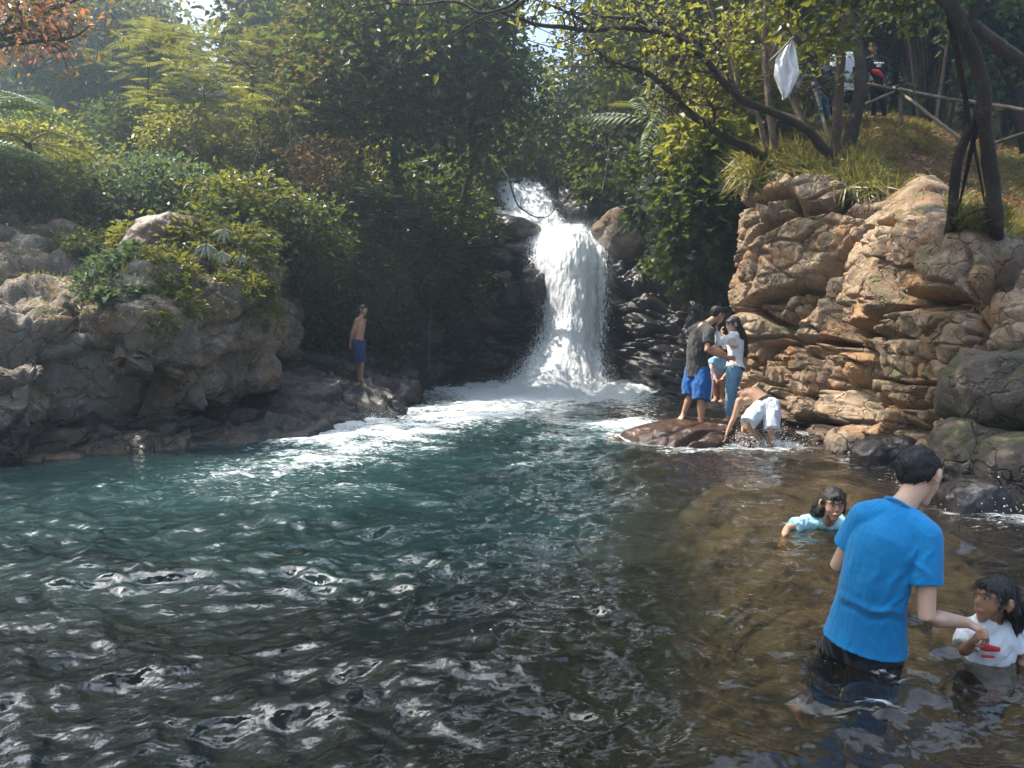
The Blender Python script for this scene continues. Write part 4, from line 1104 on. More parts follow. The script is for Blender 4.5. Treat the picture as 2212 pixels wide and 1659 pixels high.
for k in range(420):
    a = R(rng.uniform(-125, -20)); el = R(rng.uniform(8, 42)); Dd = rng.uniform(15, 26)
    q = np.array([math.sin(a) * Dd - 1, math.cos(a) * Dd + 3, CAM_H + Dd * math.tan(el)]); r = rng.uniform(1.2, 2.4)
    if blocks_sun(q, r) or in_gap(q, r) or in_frame(q, r): continue
    if fbm(np.array([[a * 4.5, el * 4.5, 3.0]]), 2, 5)[0] > -.04: continue
    P_, d_ = ell_pts(260, q, (r, r, r * .8), shell=.45, gap=.15, seed=int(rng.integers(0, 60)))
    foliage(acc, P_, d_, 0.28, wid=.4, v0=rng.uniform(.1, .8))
o = acc.build('sky_block_canopy', M['lf_mid'], smooth=False); tag(o, 'high forest canopy above the valley', 'forest', kind='stuff')
# ---- hand-placed trees and branches, right bank
def path3(pts):
    """pts: (dx, dy, Y)"""
    return np.array([D(*p_) for p_ in pts])

def branchy_tree(label, limbs, leafspec=None, bark='bark', name='tree', twigs=40, tw_len=0.5, seed=0, tl=None):
    """limbs: list of (points, r0, r1); leaves on twigs along the outer limbs"""
    base = D(*limbs[0][0][0]); root = empty(name, tuple(base), label, 'tree')
    tk = Acc(); paths = []
    for pts_, r0, r1 in limbs:
        P = path3(pts_); n = max(14, int(len(P) * 6)); q = smooth_path(P, n)
        q = q + (fbm(q * 2.2, 2, 60 + seed) * 0.04)[:, None] * np.array([1, 0, 1])
        rr = np.linspace(r0, r1, n) * (1 + 0.18 * fbm(q * 5, 2, 61 + seed))
        V, F = tube_np(q - base, rr, 9); tk.add(V, F, rng.random()); paths.append((q, rr))
    la = Acc(); ends = []
    for k in range(twigs):
        q, rr = paths[rng.integers(0, len(paths)) if tl is None else tl[rng.integers(0, len(tl))]]
        i = rng.integers(int(len(q) * 0.35), len(q)); d0 = unit(rng.normal(size=3) * np.array([1, 1, .8]) + np.array([0, 0, .35]))
        L = tw_len * rng.uniform(.5, 1.6)
        p1 = q[i] + d0 * L * .5 + rng.normal(size=3) * L * .1; p2 = q[i] + d0 * L + rng.normal(size=3) * L * .22
        tq = smooth_path([q[i], p1, p2], 7)
        V, F = tube_np(tq - base, np.linspace(min(rr[i] * .6, .018), .004, 7), 4, cap=False); tk.add(V, F, rng.random()); ends += [tq[3], tq[5], tq[6]]
    tk.build('trunk', M[bark], root, attr='cell')
    if leafspec:
        for nm, mat, size, per, frac, wid in leafspec:
            la = Acc()
            sel = [e_ for e_ in ends if rng.random() < frac]
            if not sel: continue
            C = np.repeat(np.array(sel), per, 0) + rng.normal(size=(len(sel) * per, 3)) * 0.13
            foliage(la, C - base, dirs(len(C)), size, wid=wid)
            la.build(nm, M[mat], root, smooth=False)
    return root

branchy_tree('leaning tree whose long dark limb reaches far left above the gorge',
    [([(1797,345,15.4),(1743,280,15.2),(1642,232,15.0),(1601,215,14.8),(1534,141,14.6),(1467,77,14.4),(1354,62,14.2),(1262,64,14.0),(1185,55,13.8),(1108,37,13.6),(1040,10,13.4)], .085, .02),
     ([(1467,77,14.4),(1420,60,14.6),(1360,40,14.8),(1300,34,15),(1262,20,15)], .05, .012),
     ([(1534,141,14.6),(1500,100,14.9),(1460,66,15),(1400,30,15.2),(1380,-10,15.2)], .045, .014),
     ([(1300,63,14.1),(1230,30,14),(1160,5,14)], .03, .01),
     ([(1601,215,14.8),(1575,160,15),(1555,120,15.1),(1548,60,15.2),(1530,0,15.4)], .055, .02),
     ([(1540,160,14.6),(1500,150,14.4),(1450,120,14.2),(1400,112,14.1)], .03, .008)],
    [('foliage', 'lf_yel', .095, 7, .36, .34)], twigs=130, tw_len=.6, seed=1)
branchy_tree('lower leaning tree with a crooked limb curving out from the cliff edge',
    [([(1650,342,15.8),(1601,313,15.6),(1534,280,15.4),(1466,219,15.2),(1445,196,15.1),(1400,153,15),(1317,135,14.8),(1283,104,14.7),(1259,70,14.6),(1255,40,14.6)], .085, .02),
     ([(1541,283,15.4),(1541,262,15.3),(1539,236,15.2),(1514,199,15.1),(1467,185,15.0)], .04, .014),
     ([(1400,153,15),(1350,140,15.1),(1300,146,15.2),(1230,140,15.4)], .03, .008),
     ([(1466,219,15.2),(1440,235,15.1),(1425,228,15)], .02, .01)],
    [('foliage', 'lf_mid', .10, 8, .3, .33)], twigs=60, tw_len=.5, seed=2)
branchy_tree('thin crooked pale-barked tree left of the white cloth',
    [([(1658,335,16.2),(1638,256,16),(1600,220,15.9),(1562,172,15.8),(1520,150,15.7),(1470,120,15.6)], .05, .014),
     ([(1672,330,16.2),(1669,290,16.2),(1659,202,16.2),(1650,101,16.3),(1655,10,16.4),(1650,-40,16.4)], .065, .045),
     ([(1650,101,16.3),(1620,50,16.2),(1600,10,16.2)], .03, .015),
     ([(1600,220,15.9),(1585,150,16),(1570,90,16.1),(1578,30,16.2)], .035, .012)],
    [('foliage', 'lf_yel', .10, 6, .2, .34)], bark='bark_pale', twigs=22, seed=3)
branchy_tree('tree with an orange-brown trunk crossing in front of the white cloth',
    [([(1745,300,16.4),(1712,215,16.6),(1680,165,16.8),(1668,130,16.8),(1686,67,16.9),(1682,0,17),(1680,-50,17)], .065, .05),
     ([(1686,67,16.9),(1715,30,16.8),(1722,-10,16.8)], .03, .02),
     ([(1712,215,16.6),(1690,170,16.3),(1672,120,16.2),(1640,80,16.1),(1600,30,16)], .03, .012)],
    [('foliage', 'lf_mid', .10, 6, .2, .34)], bark='bark_pale', twigs=18, seed=4)
branchy_tree('dark twisting tree in the middle of the handrail party',
    [([(1803,345,15.5),(1806,260,15.5),(1803,219,15.6),(1780,192,15.7),(1763,145,15.8),(1733,101,15.9),(1696,50,16),(1679,0,16),(1670,-50,16)], .075, .04),
     ([(1802,345,15.4),(1808,250,15.3),(1815,150,15.2),(1812,60,15.1),(1822,-60,15)], .09, .07),
     ([(1763,145,15.8),(1764,115,15.8),(1790,88,15.7),(1807,61,15.7),(1814,27,15.6),(1805,-20,15.6)], .04, .02),
     ([(1745,290,15.5),(1742,250,15.5),(1748,190,15.5),(1756,150,15.5)], .022, .016)],
    [('foliage', 'lf_mid', .10, 9, .3, .34)], twigs=60, seed=5)
branchy_tree('big mossy tree rooted on the right boulder',
    [([(2152,560,10.5),(2151,520,9.7),(2150,490,9.35),(2144,421,9.3),(2137,337,9.3),(2130,270,9.2),(2124,202,9.1),(2107,141,9.1),(2083,67,9),(2053,0,9),(2035,-60,9)], .08, .068),
     ([(2053,540,10.7),(2054,500,9.9),(2055,465,9.5),(2060,404,9.5),(2070,340,9.4),(2083,303,9.4),(2107,266,9.3),(2118,232,9.25)], .062, .052),
     ([(2055,485,9.45),(2100,460,9.3),(2140,452,9.3),(2150,470,9.3)], .02, .012),
     ([(2083,67,9),(2110,20,9),(2140,-40,9)], .05, .04),
     ([(2035,-60,9),(1960,-160,9.4),(1840,-250,10),(1700,-330,10.6)], .07, .03),
     ([(2035,-60,9),(2040,-200,9),(2000,-380,9.4),(1900,-500,9.8)], .07, .03),
     ([(1960,-160,9.4),(1880,-140,10.4),(1800,-130,11.4)], .04, .02)],
    [('foliage', 'lf_mid', .13, 34, .9, .34)], twigs=95, seed=6, tw_len=.9, tl=[4, 5, 6])
branchy_tree('bare dark trunk rising at the far right behind the rail',
    [([(2215,330,17),(2190,200,17),(2160,120,17.2),(2135,0,17.4),(2120,-60,17.4)], .10, .07), ([(2190,200,17),(2205,120,17),(2240,40,17)], .05, .03)],
    [('foliage', 'lf_dark', .15, 14, .8, .34)], twigs=60, tw_len=.8, seed=7)
# vine-covered trunk in the gorge
tv = branchy_tree('upright trunk wrapped in pale vines beside the gorge',
    [([(1450,560,19.6),(1448,480,19.4),(1446,380,19.3),(1444,280,19.3),(1440,180,19.3),(1432,80,19.3),(1428,-20,19.3)], .11, .07),
     ([(1444,330,19.2),(1420,420,19.1),(1425,520,19.1)], .02, .012), ([(1450,300,19.2),(1462,400,19.1),(1455,470,19)], .02, .012)],
    [('vine_leaves', 'lf_pale', .16, 7, .75, .22), ('foliage', 'lf_mid', .16, 8, .5, .35)], twigs=70, tw_len=.35, seed=8)
branchy_tree('tall tree with scattered leaves behind the handrail, left of the bamboo',
    [([(1850,262,24),(1860,150,24),(1850,40,24),(1845,-60,24)], .10, .07), ([(1860,150,24),(1890,60,24),(1900,-20,24)], .05, .03)],
    [('foliage', 'lf_mid', .17, 14, .8, .34)], twigs=110, tw_len=1.3, seed=9)
# overhanging top-left tree with orange and brown leaves
branchy_tree('tree with sparse orange and brown leaves reaching in at the top left corner',
    [([(-420,420,12.5),(-260,260,12.5),(-120,150,12.4),(0,95,12.3),(60,50,12.2),(110,20,12.2),(200,-10,12.1)], .10, .012),
     ([(-120,150,12.4),(-40,100,12.2),(40,92,12.0),(100,88,11.9),(160,82,11.8),(195,55,11.8)], .05, .008),
     ([(0,95,12.3),(20,40,12.3),(50,-10,12.2),(70,-60,12.2)], .035, .015),
     ([(60,50,12.2),(90,60,12.1),(130,95,12.0),(150,75,12)], .022, .006),
     ([(-120,150,12.4),(-80,40,12.4),(-40,-60,12.3)], .06, .03)],
    [('foliage', 'lf_brown', .09, 5, .75, .3), ('orange_leaves', 'lf_orange', .085, 6, .30, .33)], twigs=85, tw_len=.45, seed=10)
# distant orange-flowering canopy at the top left
bush('orange-flowering treetop far left behind the sparse branches', D(60, 65, 26), (1.5, 1.0, 1.1), 420, .22, 'lf_orange', name='flowering_tree', cat='tree', gap=.5, nst=14)
# twiggy branch over the top centre
branchy_tree('thin bare branch drooping across the top centre with a few big leaves',
    [([(1140,-40,12.5),(1110,10,12.5),(1045,28,12.5),(1000,8,12.6),(900,5,12.7),(800,15,12.8),(740,28,12.9)], .028, .006),
     ([(1110,25,12.5),(1060,30,12.4),(1000,60,12.4),(960,95,12.4),(900,130,12.4),(830,160,12.5)], .016, .005),
     ([(1160,-20,12.5),(1110,20,12.5)], .03, .025)],
    [('foliage', 'lf_mid', .11, 3, .30, .24)], twigs=22, tw_len=.25, seed=11)
# thin saplings and sticks in the dark gorge
branchy_tree('thin dark sapling leaning over the top of the waterfall',
    [([(1098,385,26),(1108,420,26),(1120,448,26),(1150,468,26),(1172,471,26),(1192,462,26),(1200,438,26)], .03, .012), ([(1098,385,26),(1080,350,26.5),(1075,300,27)], .03, .02)],
    None, twigs=5, seed=12)

for lab, x, y, Y_, dx, dy, sd in [
    ('bare thin sapling standing in the middle of the left slope', 640, 420, 19.2, -20, -190, 21), ('bare brown sticks leaning right above the dark overhang', 520, 400, 18.2, 70, -120, 22),
    ('dead twiggy branch hanging in the shade above the boy', 860, 500, 19.6, -60, 110, 23), ('thin bare tree against the dark right-hand foliage', 1300, 420, 23, 30, -190, 24),
    ('bare forked twig over the left edge of the gorge', 1010, 420, 22.5, 50, -100, 25), ('pale dead stem rising from the left slope bushes', 410, 360, 19.5, 25, -130, 26)]:
    branchy_tree(lab, [([(x, y, Y_), (x + dx * .4, y + dy * .35, Y_), (x + dx * .6, y + dy * .7, Y_ - .1), (x + dx, y + dy, Y_ - .2)], .028, .008),
        ([(x + dx * .45, y + dy * .4, Y_), (x + dx * .1, y + dy * .7, Y_), (x - dx * .3, y + dy * .95, Y_)], .016, .006)], None, bark='bark_pale', twigs=18, tw_len=.6, seed=sd)

# --- bamboo clump
def bamboo_clump(label, base, n, spread, h, leafy=900, mat='lf_dark'):
    base = np.asarray(base); root = empty('bamboo_clump', tuple(base), label, 'bamboo')
    la = Acc(); 
    for k in range(n):
        a = rng.random() * 6.283; s0 = np.array([math.cos(a), math.sin(a), 0]) * rng.random() * .5
        lean = np.array([rng.normal() * spread, rng.normal() * spread * .5, 0]); H = h * rng.uniform(.75, 1.1)
        q = smooth_path([s0 + np.array([0, 0, -.3]), s0 * 1.3 + lean * .25 + np.array([0, 0, H * .4]), s0 * 1.5 + lean * .7 + np.array([0, 0, H * .75]), s0 * 1.5 + lean * 1.4 + np.array([0, 0, H])], 22)
        rr = np.linspace(.045, .012, 22); V, F = tube_np(q, rr, 7)
        st = Acc(); st.add(V, F, rng.random())
        for j in range(2, 22, 2):
            V, F = tube_np([q[j] - (q[j] - q[j - 1]) * .04, q[j], q[j] + (q[j] - q[j - 1]) * .04], [rr[j] * 1.02, rr[j] * 1.3, rr[j] * 1.02], 7, cap=False); st.add(V, F, .2)
        st.build('culm', M['bark_pale' if k % 3 == 0 else 'bark'], root, attr='cell')
        m = leafy // n; i = rng.integers(7, 22, m); P = q[i] + rng.normal(size=(m, 3)) * np.array([.5, .5, .35])
        V, F = leaf_np(P, rng.normal(size=(m, 3)) * np.array([1, 1, .4]) - np.array([0, 0, .5]), rng.uniform(.18, .34, m), wid=.10, tilt=.8); la.add(V, F, np.repeat(rng.random(m), 4))
    la.build('foliage', M[mat], root, smooth=False)
    return root
bamboo_clump('dense dark clump of tall bamboo behind the rail', D(2010, 285, 23), 34, 1.5, 9, 5200)
bamboo_clump('second bamboo clump farther right in the shade', D(2190, 280, 27), 22, 1.6, 9, 3600)
# big crowns above the frame on the right: they shade the bank
for lab, b_, c_, r_, sd in [
    ('tall shade tree with its trunk behind the bamboo', D(2090, 300, 30), D(2080, -60, 30), (6, 4, 4), 1),
    ('tall tree behind the people, its crown cut by the top of the picture', D(1930, 262, 32), D(1900, -20, 32), (6, 4, 4.0), 2),
    ('tall tree at the back right of the bank, crown cut by the right edge', D(2260, 330, 22), D(2230, -80, 22), (4.5, 3, 3.2), 3),
    ('dense tree between the white cloth and the sky gap', D(1560, 330, 28), D(1600, 20, 28), (4.2, 3, 3.6), 4)]:
    tree(lab, b_, c_ + np.array([0, 0, 1.0]), c_, r_, .16, 90, 9000, .2, 'lf_dark', clump_r=.8)

# unseen trees added on the left bank to shade the foreground pool
tree('riverside tree on the left bank leaning out over the pool beyond the picture edge', np.array([-10.5, 8.0, 1.2]), np.array([-5.2, 6.2, 9.7]), np.array([-3.9, 5.7, 10.0]), (2.6, 1.9, 1.2), .2, 80, 9000, .2, 'lf_mid', clump_r=.7, gap=.1)
tree('second riverside tree on the left bank beyond the picture edge', np.array([-11, 2.5, 1.2]), np.array([-8.2, 4.6, 9.7]), np.array([-7.2, 5.0, 10.0]), (3.2, 1.8, 1.2), .2, 80, 9000, .2, 'lf_mid', clump_r=.7, gap=.1)

tree('tree leaning out from the cliff top, its crown above the picture', np.array([9.6, 12.5, 4.4]), np.array([2.2, 10.4, 8.0]), np.array([1.2, 9.9, 8.1]), (2.0, 1.9, .8), .12, 70, 12000, .15, 'lf_mid', clump_r=.5, gap=.1)  # crown added above the view to shade the right part of the cliff
tree('tree over the handrail party with its crown above the picture', np.array([5.95, 15.9, 4.2]), np.array([6.2, 17.0, 11]), np.array([5.4, 17.4, 11.4]), (3.4, 3.0, 1.3), .14, 70, 8000, .18, 'lf_mid', clump_r=.6, gap=.1)  # crown added overhead, out of view, to shade the bank and its people

# --- handrail of bamboo poles on the right bank
hr = empty('handrail', tuple(D(1948, 262, 18.6)), 'bamboo pole handrail along the edge of the right bank', 'handrail')
hb = np.array(hr.location)
def pole(name, pts_, r, mat='bamboo'):
    P = path3(pts_) - hb; q = smooth_path(P, 16) + rng.normal(size=(16, 3)) * .003
    a_ = Acc(); V, F = tube_np(q, np.linspace(r, r * .85, 16), 9); a_.add(V, F, .4)
    for j in range(2, 15, 3):
        V, F = tube_np([q[j] - (q[j] - q[j - 1]) * .06, q[j], q[j] + (q[j] - q[j - 1]) * .06], [r * .95, r * 1.12, r * .95], 9, cap=False); a_.add(V, F, .2)
    a_.build(name, M[mat], hr)
pr = .037
pole('rail', [(1763,165,19.0),(1850,178,18.8),(1938,193,18.5)], pr)
pole('rail', [(1930,190,18.45),(2010,206,17.8),(2095,221,17)], pr)
pole('rail', [(2085,217,17),(2150,227,16),(2260,245,14.5)], pr)
pole('brace', [(1826,243,18.7),(1938,196,18.45)], pr)
pole('brace', [(1945,199,18.4),(2082,305,16.6)], pr)
pole('brace', [(2110,278,16.8),(2128,306,16.4)], pr)
pole('brace', [(2140,312,16),(2212,288,15),(2270,268,14.4)], pr)
pole('brace', [(1756,179,17.6),(1797,326,16.2)], pr)
pole('post', [(1942,192,18.5),(1948,264,18.5)], .042)
pole('post', [(2093,222,17),(2097,285,17)], .042)
pole('rail', [(1680,242,18.4),(1748,262,18)], pr)
pole('post', [(1760,160,19.1),(1764,280,19.1)], pr)
for (x, y, Y_) in ((1939, 193, 18.42), (2093, 222, 16.95)):
    a_ = Acc(); c_ = D(x, y, Y_) - hb
    for k in range(6):
        ax = unit(rng.normal(size=3)); u_ = unit(np.cross(ax, [0, 0, 1.0])); w_ = np.cross(ax, u_)
        q = [c_ + (u_ * math.cos(t_) + w_ * math.sin(t_)) * (.085 + .01 * k / 6) for t_ in np.linspace(0, 6.3, 14)]
        V, F = tube_np(q, .016, 5); a_.add(V, F, .1)
    a_.build('lashing', M['bark'], hr)
# ================================================================ PEOPLE
def skin_mat(name, c):
    t = NT(name); p = t.pos()
    col = t.ramp(t.noise(9, 4, 0.6, p), [(0.3, tuple(x * .86 for x in c)), (0.7, tuple(min(1, x * 1.12) for x in c))])
    b = t.n('ShaderNodeBsdfPrincipled', {'Base Color': col, 'Roughness': .46, 'Specular IOR Level': .45, 'Normal': t.bump(t.noise(140, 3, .6, p), .12, .002)})
    b.inputs['Subsurface Weight'].default_value = .12; b.inputs['Subsurface Radius'].default_value = (.02, .008, .004); b.inputs['Subsurface Scale'].default_value = .5
    return t.done(b.outputs[0])
def cloth_mat(name, c, wrinkle=.35, rough=.85, scale=16, trans=0.0):
    t = NT(name); p = t.pos()
    mp = t.n('ShaderNodeMapping', {'Vector': p, 'Scale': (1, 1, .45), 'Rotation': (0, .35, .2)}).outputs[0]
    col = t.ramp(t.noise(5, 4, .6, p), [(.3, tuple(x * .88 for x in c)), (.7, tuple(min(1, x * 1.08) for x in c))])
    h = t.math('ADD', t.noise(scale, 4, .55, mp, .8), t.math('MULTIPLY', t.noise(420, 2, .5, p), .06))
    b = t.n('ShaderNodeBsdfPrincipled', {'Base Color': col, 'Roughness': rough, 'Specular IOR Level': .25, 'Normal': t.bump(h, wrinkle, .02)})
    b.inputs['Sheen Weight'].default_value = .15
    return t.done(b.outputs[0])
M['skin'] = skin_mat('tan_skin', (.40, .225, .14)); M['skin2'] = skin_mat('brown_skin', (.30, .155, .09)); M['skin3'] = skin_mat('light_skin', (.55, .34, .235))
M['hair'] = simple_mat('black_hair', (.012, .010, .010), rough=.6, var=.5, scale=60, bump=.6, bscale=260, spec=.5)
M['hair_br'] = simple_mat('dark_brown_hair', (.028, .014, .012), rough=.42, var=.6, scale=50, bump=.6, bscale=240, spec=.5)
CL = {k: cloth_mat(k + '_cloth', c, w) for k, c, w in [('bright_blue', (.010, .205, .46), .6), ('black', (.012, .012, .016), .4), ('charcoal', (.045, .042, .042), .45), ('royal_blue', (.012, .085, .27), .4),
     ('navy', (.012, .035, .11), .5), ('white', (.78, .79, .80), .4), ('offwhite', (.62, .66, .70), .5), ('pale_cyan', (.34, .62, .68), .4), ('denim_pale', (.16, .33, .46), .5), ('denim', (.05, .13, .25), .5),
     ('light_blue', (.22, .45, .65), .4), ('red', (.55, .03, .03), .3), ('grey', (.16, .17, .19), .45), ('khaki', (.28, .22, .16), .4)]}
M['lip'] = simple_mat('lips', (.30, .11, .09), rough=.5, bump=.05); M['eye_white'] = simple_mat('eye_white', (.38, .34, .31), rough=.3, bump=.0, var=.02); M['pupil'] = simple_mat('dark_iris', (.01, .007, .006), rough=.2, bump=0)

def ctube(pts, rads, seg=14, r0=True, r1=True, up=None, n=None):
    pts = np.asarray(pts, float); rads = np.asarray(rads, float)
    if rads.ndim == 1: rads = np.stack([rads, rads], 1)
    if n:
        upn = None if up is None or np.ndim(up) == 1 else cubic_axis(np.asarray(up, float), n, .2)
        pts = cubic_axis(pts, n, .12); rads = cubic_axis(rads, n, .12); up = upn if upn is not None else up
    def ext(P, Rr, U, end):
        d = unit(P[0] - P[1]) if end == 0 else unit(P[-1] - P[-2]); e = 0 if end == 0 else -1
        r = Rr[e].min(); add = [(P[e] + d * r * math.sin(a), Rr[e] * max(math.cos(a), .08)) for a in (.45, .9, 1.3, 1.5)]
        ps = np.array([a_[0] for a_ in add]); rs = np.array([a_[1] for a_ in add]); us = None if U is None or U.ndim == 1 else np.repeat(U[e][None], 4, 0)
        if end == 0:
            return np.concatenate([ps[::-1], P]), np.concatenate([rs[::-1], Rr]), (U if us is None else np.concatenate([us, U]))
        return np.concatenate([P, ps]), np.concatenate([Rr, rs]), (U if us is None else np.concatenate([U, us]))
    up = None if up is None else np.asarray(up, float)
    if r0: pts, rads, up = ext(pts, rads, up, 0)
    if r1: pts, rads, up = ext(pts, rads, up, 1)
    n = len(pts); T = unit(np.gradient(pts, axis=0)); V = []
    ref = np.array([1.0, .2, .1])
    if abs(T[0] @ unit(ref)) > .9: ref = np.array([0, .3, 1.0])
    a = np.linspace(0, 2 * np.pi, seg, endpoint=False)
    for k in range(n):
        u_ = ref if up is None else (up if up.ndim == 1 else up[k])
        s = u_ - T[k] * (u_ @ T[k]); s = s / (np.linalg.norm(s) + 1e-9)
        if up is None: ref = s
        V.append(pts[k] + np.outer(np.cos(a), s) * rads[k, 0] + np.outer(np.sin(a), np.cross(T[k], s)) * rads[k, 1])
    V = np.concatenate(V); F = [(k * seg + j, k * seg + (j + 1) % seg, (k + 1) * seg + (j + 1) % seg, (k + 1) * seg + j) for k in range(n - 1) for j in range(seg)]
    c0 = len(V); V = np.concatenate([V, [V[:seg].mean(0)], [V[-seg:].mean(0)]]); e = (n - 1) * seg
    for j in range(0, seg, 2):
        F.append((c0, (j + 2) % seg, j + 1, j)); F.append((c0 + 1, e + j, e + j + 1, e + (j + 2) % seg))
    return V, np.array(F)

def fuse(name, tubes, mat, parent, voxel=.008, smooth=3, folds=None, attrs=True):
    a_ = Acc()
    for V, F in tubes: a_.add(V, F)
    o = mesh_np(name, np.concatenate(a_.V), np.concatenate(a_.F), None, smooth=True)
    m = o.modifiers.new('r', 'REMESH'); m.mode = 'VOXEL'; m.voxel_size = voxel; m.use_smooth_shade = True
    if smooth:
        s_ = o.modifiers.new('s', 'SMOOTH'); s_.factor = .5; s_.iterations = smooth
    dg = bpy.context.evaluated_depsgraph_get(); dg.update()
    me = bpy.data.meshes.new_from_object(o.evaluated_get(dg)); me.name = name
    old = o.data; o.modifiers.clear(); o.data = me; bpy.data.meshes.remove(old)
    me.materials.clear(); me.materials.append(mat); me.shade_smooth()
    if folds is not None:
        n = len(me.vertices); co = np.empty(n * 3, dtype=np.float32); me.vertices.foreach_get('co', co); co = co.reshape(-1, 3).astype(float)
        no = np.empty(n * 3, dtype=np.float32); me.vertices.foreach_get('normal', no); no = no.reshape(-1, 3)
        co = co + no * folds(co)[:, None]; me.vertices.foreach_set('co', co.astype(np.float32).ravel()); me.update()
    o.parent = parent
    return o

def wr(*layers):
    """cloth folds: (amp, (sx,sy,sz) stretch, rotation axis skew, seed)"""
    def f(co):
        d = 0
        for amp, sc, sk, sd in layers:
            q = co / np.array(sc); q = q + np.stack([co[:, 2] * sk, co[:, 0] * 0, co[:, 0] * sk], 1) * 8
            r = 1 - np.abs(fbm(q, 2, sd)) * 2.4
            d = d + amp * (r - .5)
        return d
    return f

def hand_tubes(w, dirv, nrm, s=1.0, curl=.6, thumb=1, spread=.10):
    d = unit(np.asarray(dirv, float)); nr = np.asarray(nrm, float); nr = unit(nr - d * (nr @ d)); sd = np.cross(d, nr) * thumb
    T_ = [ctube([w - d * .015 * s, w + d * .035 * s, w + d * .085 * s], [(.026 * s, .018 * s), (.038 * s, .016 * s), (.038 * s, .012 * s)], 12, up=sd)]
    for k, (o, L) in enumerate(((-.028, .062), (-.0095, .076), (.0095, .082), (.028, .074))):
        p = w + d * .083 * s + sd * o * s; pts = [p - d * .02 * s, p]; dd = unit(d + sd * spread * (k - 1.5) * .7)
        for j, f in enumerate((.45, .32, .25)):
            ang = curl * (.5 + .5 * j); dd = unit(dd * math.cos(ang) - nr * math.sin(ang)) if j or curl > .2 else dd
            p = p + dd * L * f * s; pts.append(p)
        T_.append(ctube(pts, np.array([.0095, .009, .0085, .008, .007]) * s, 8))
    p = w + d * .025 * s + sd * .03 * s
    T_.append(ctube([p - sd * .015 * s, p + (sd * .7 + d * .6) * .03 * s - nr * .008 * s, p + (sd * .6 + d) * .05 * s - nr * .018 * s * (1 + curl)], np.array([.014, .012, .009]) * s, 8))
    return T_

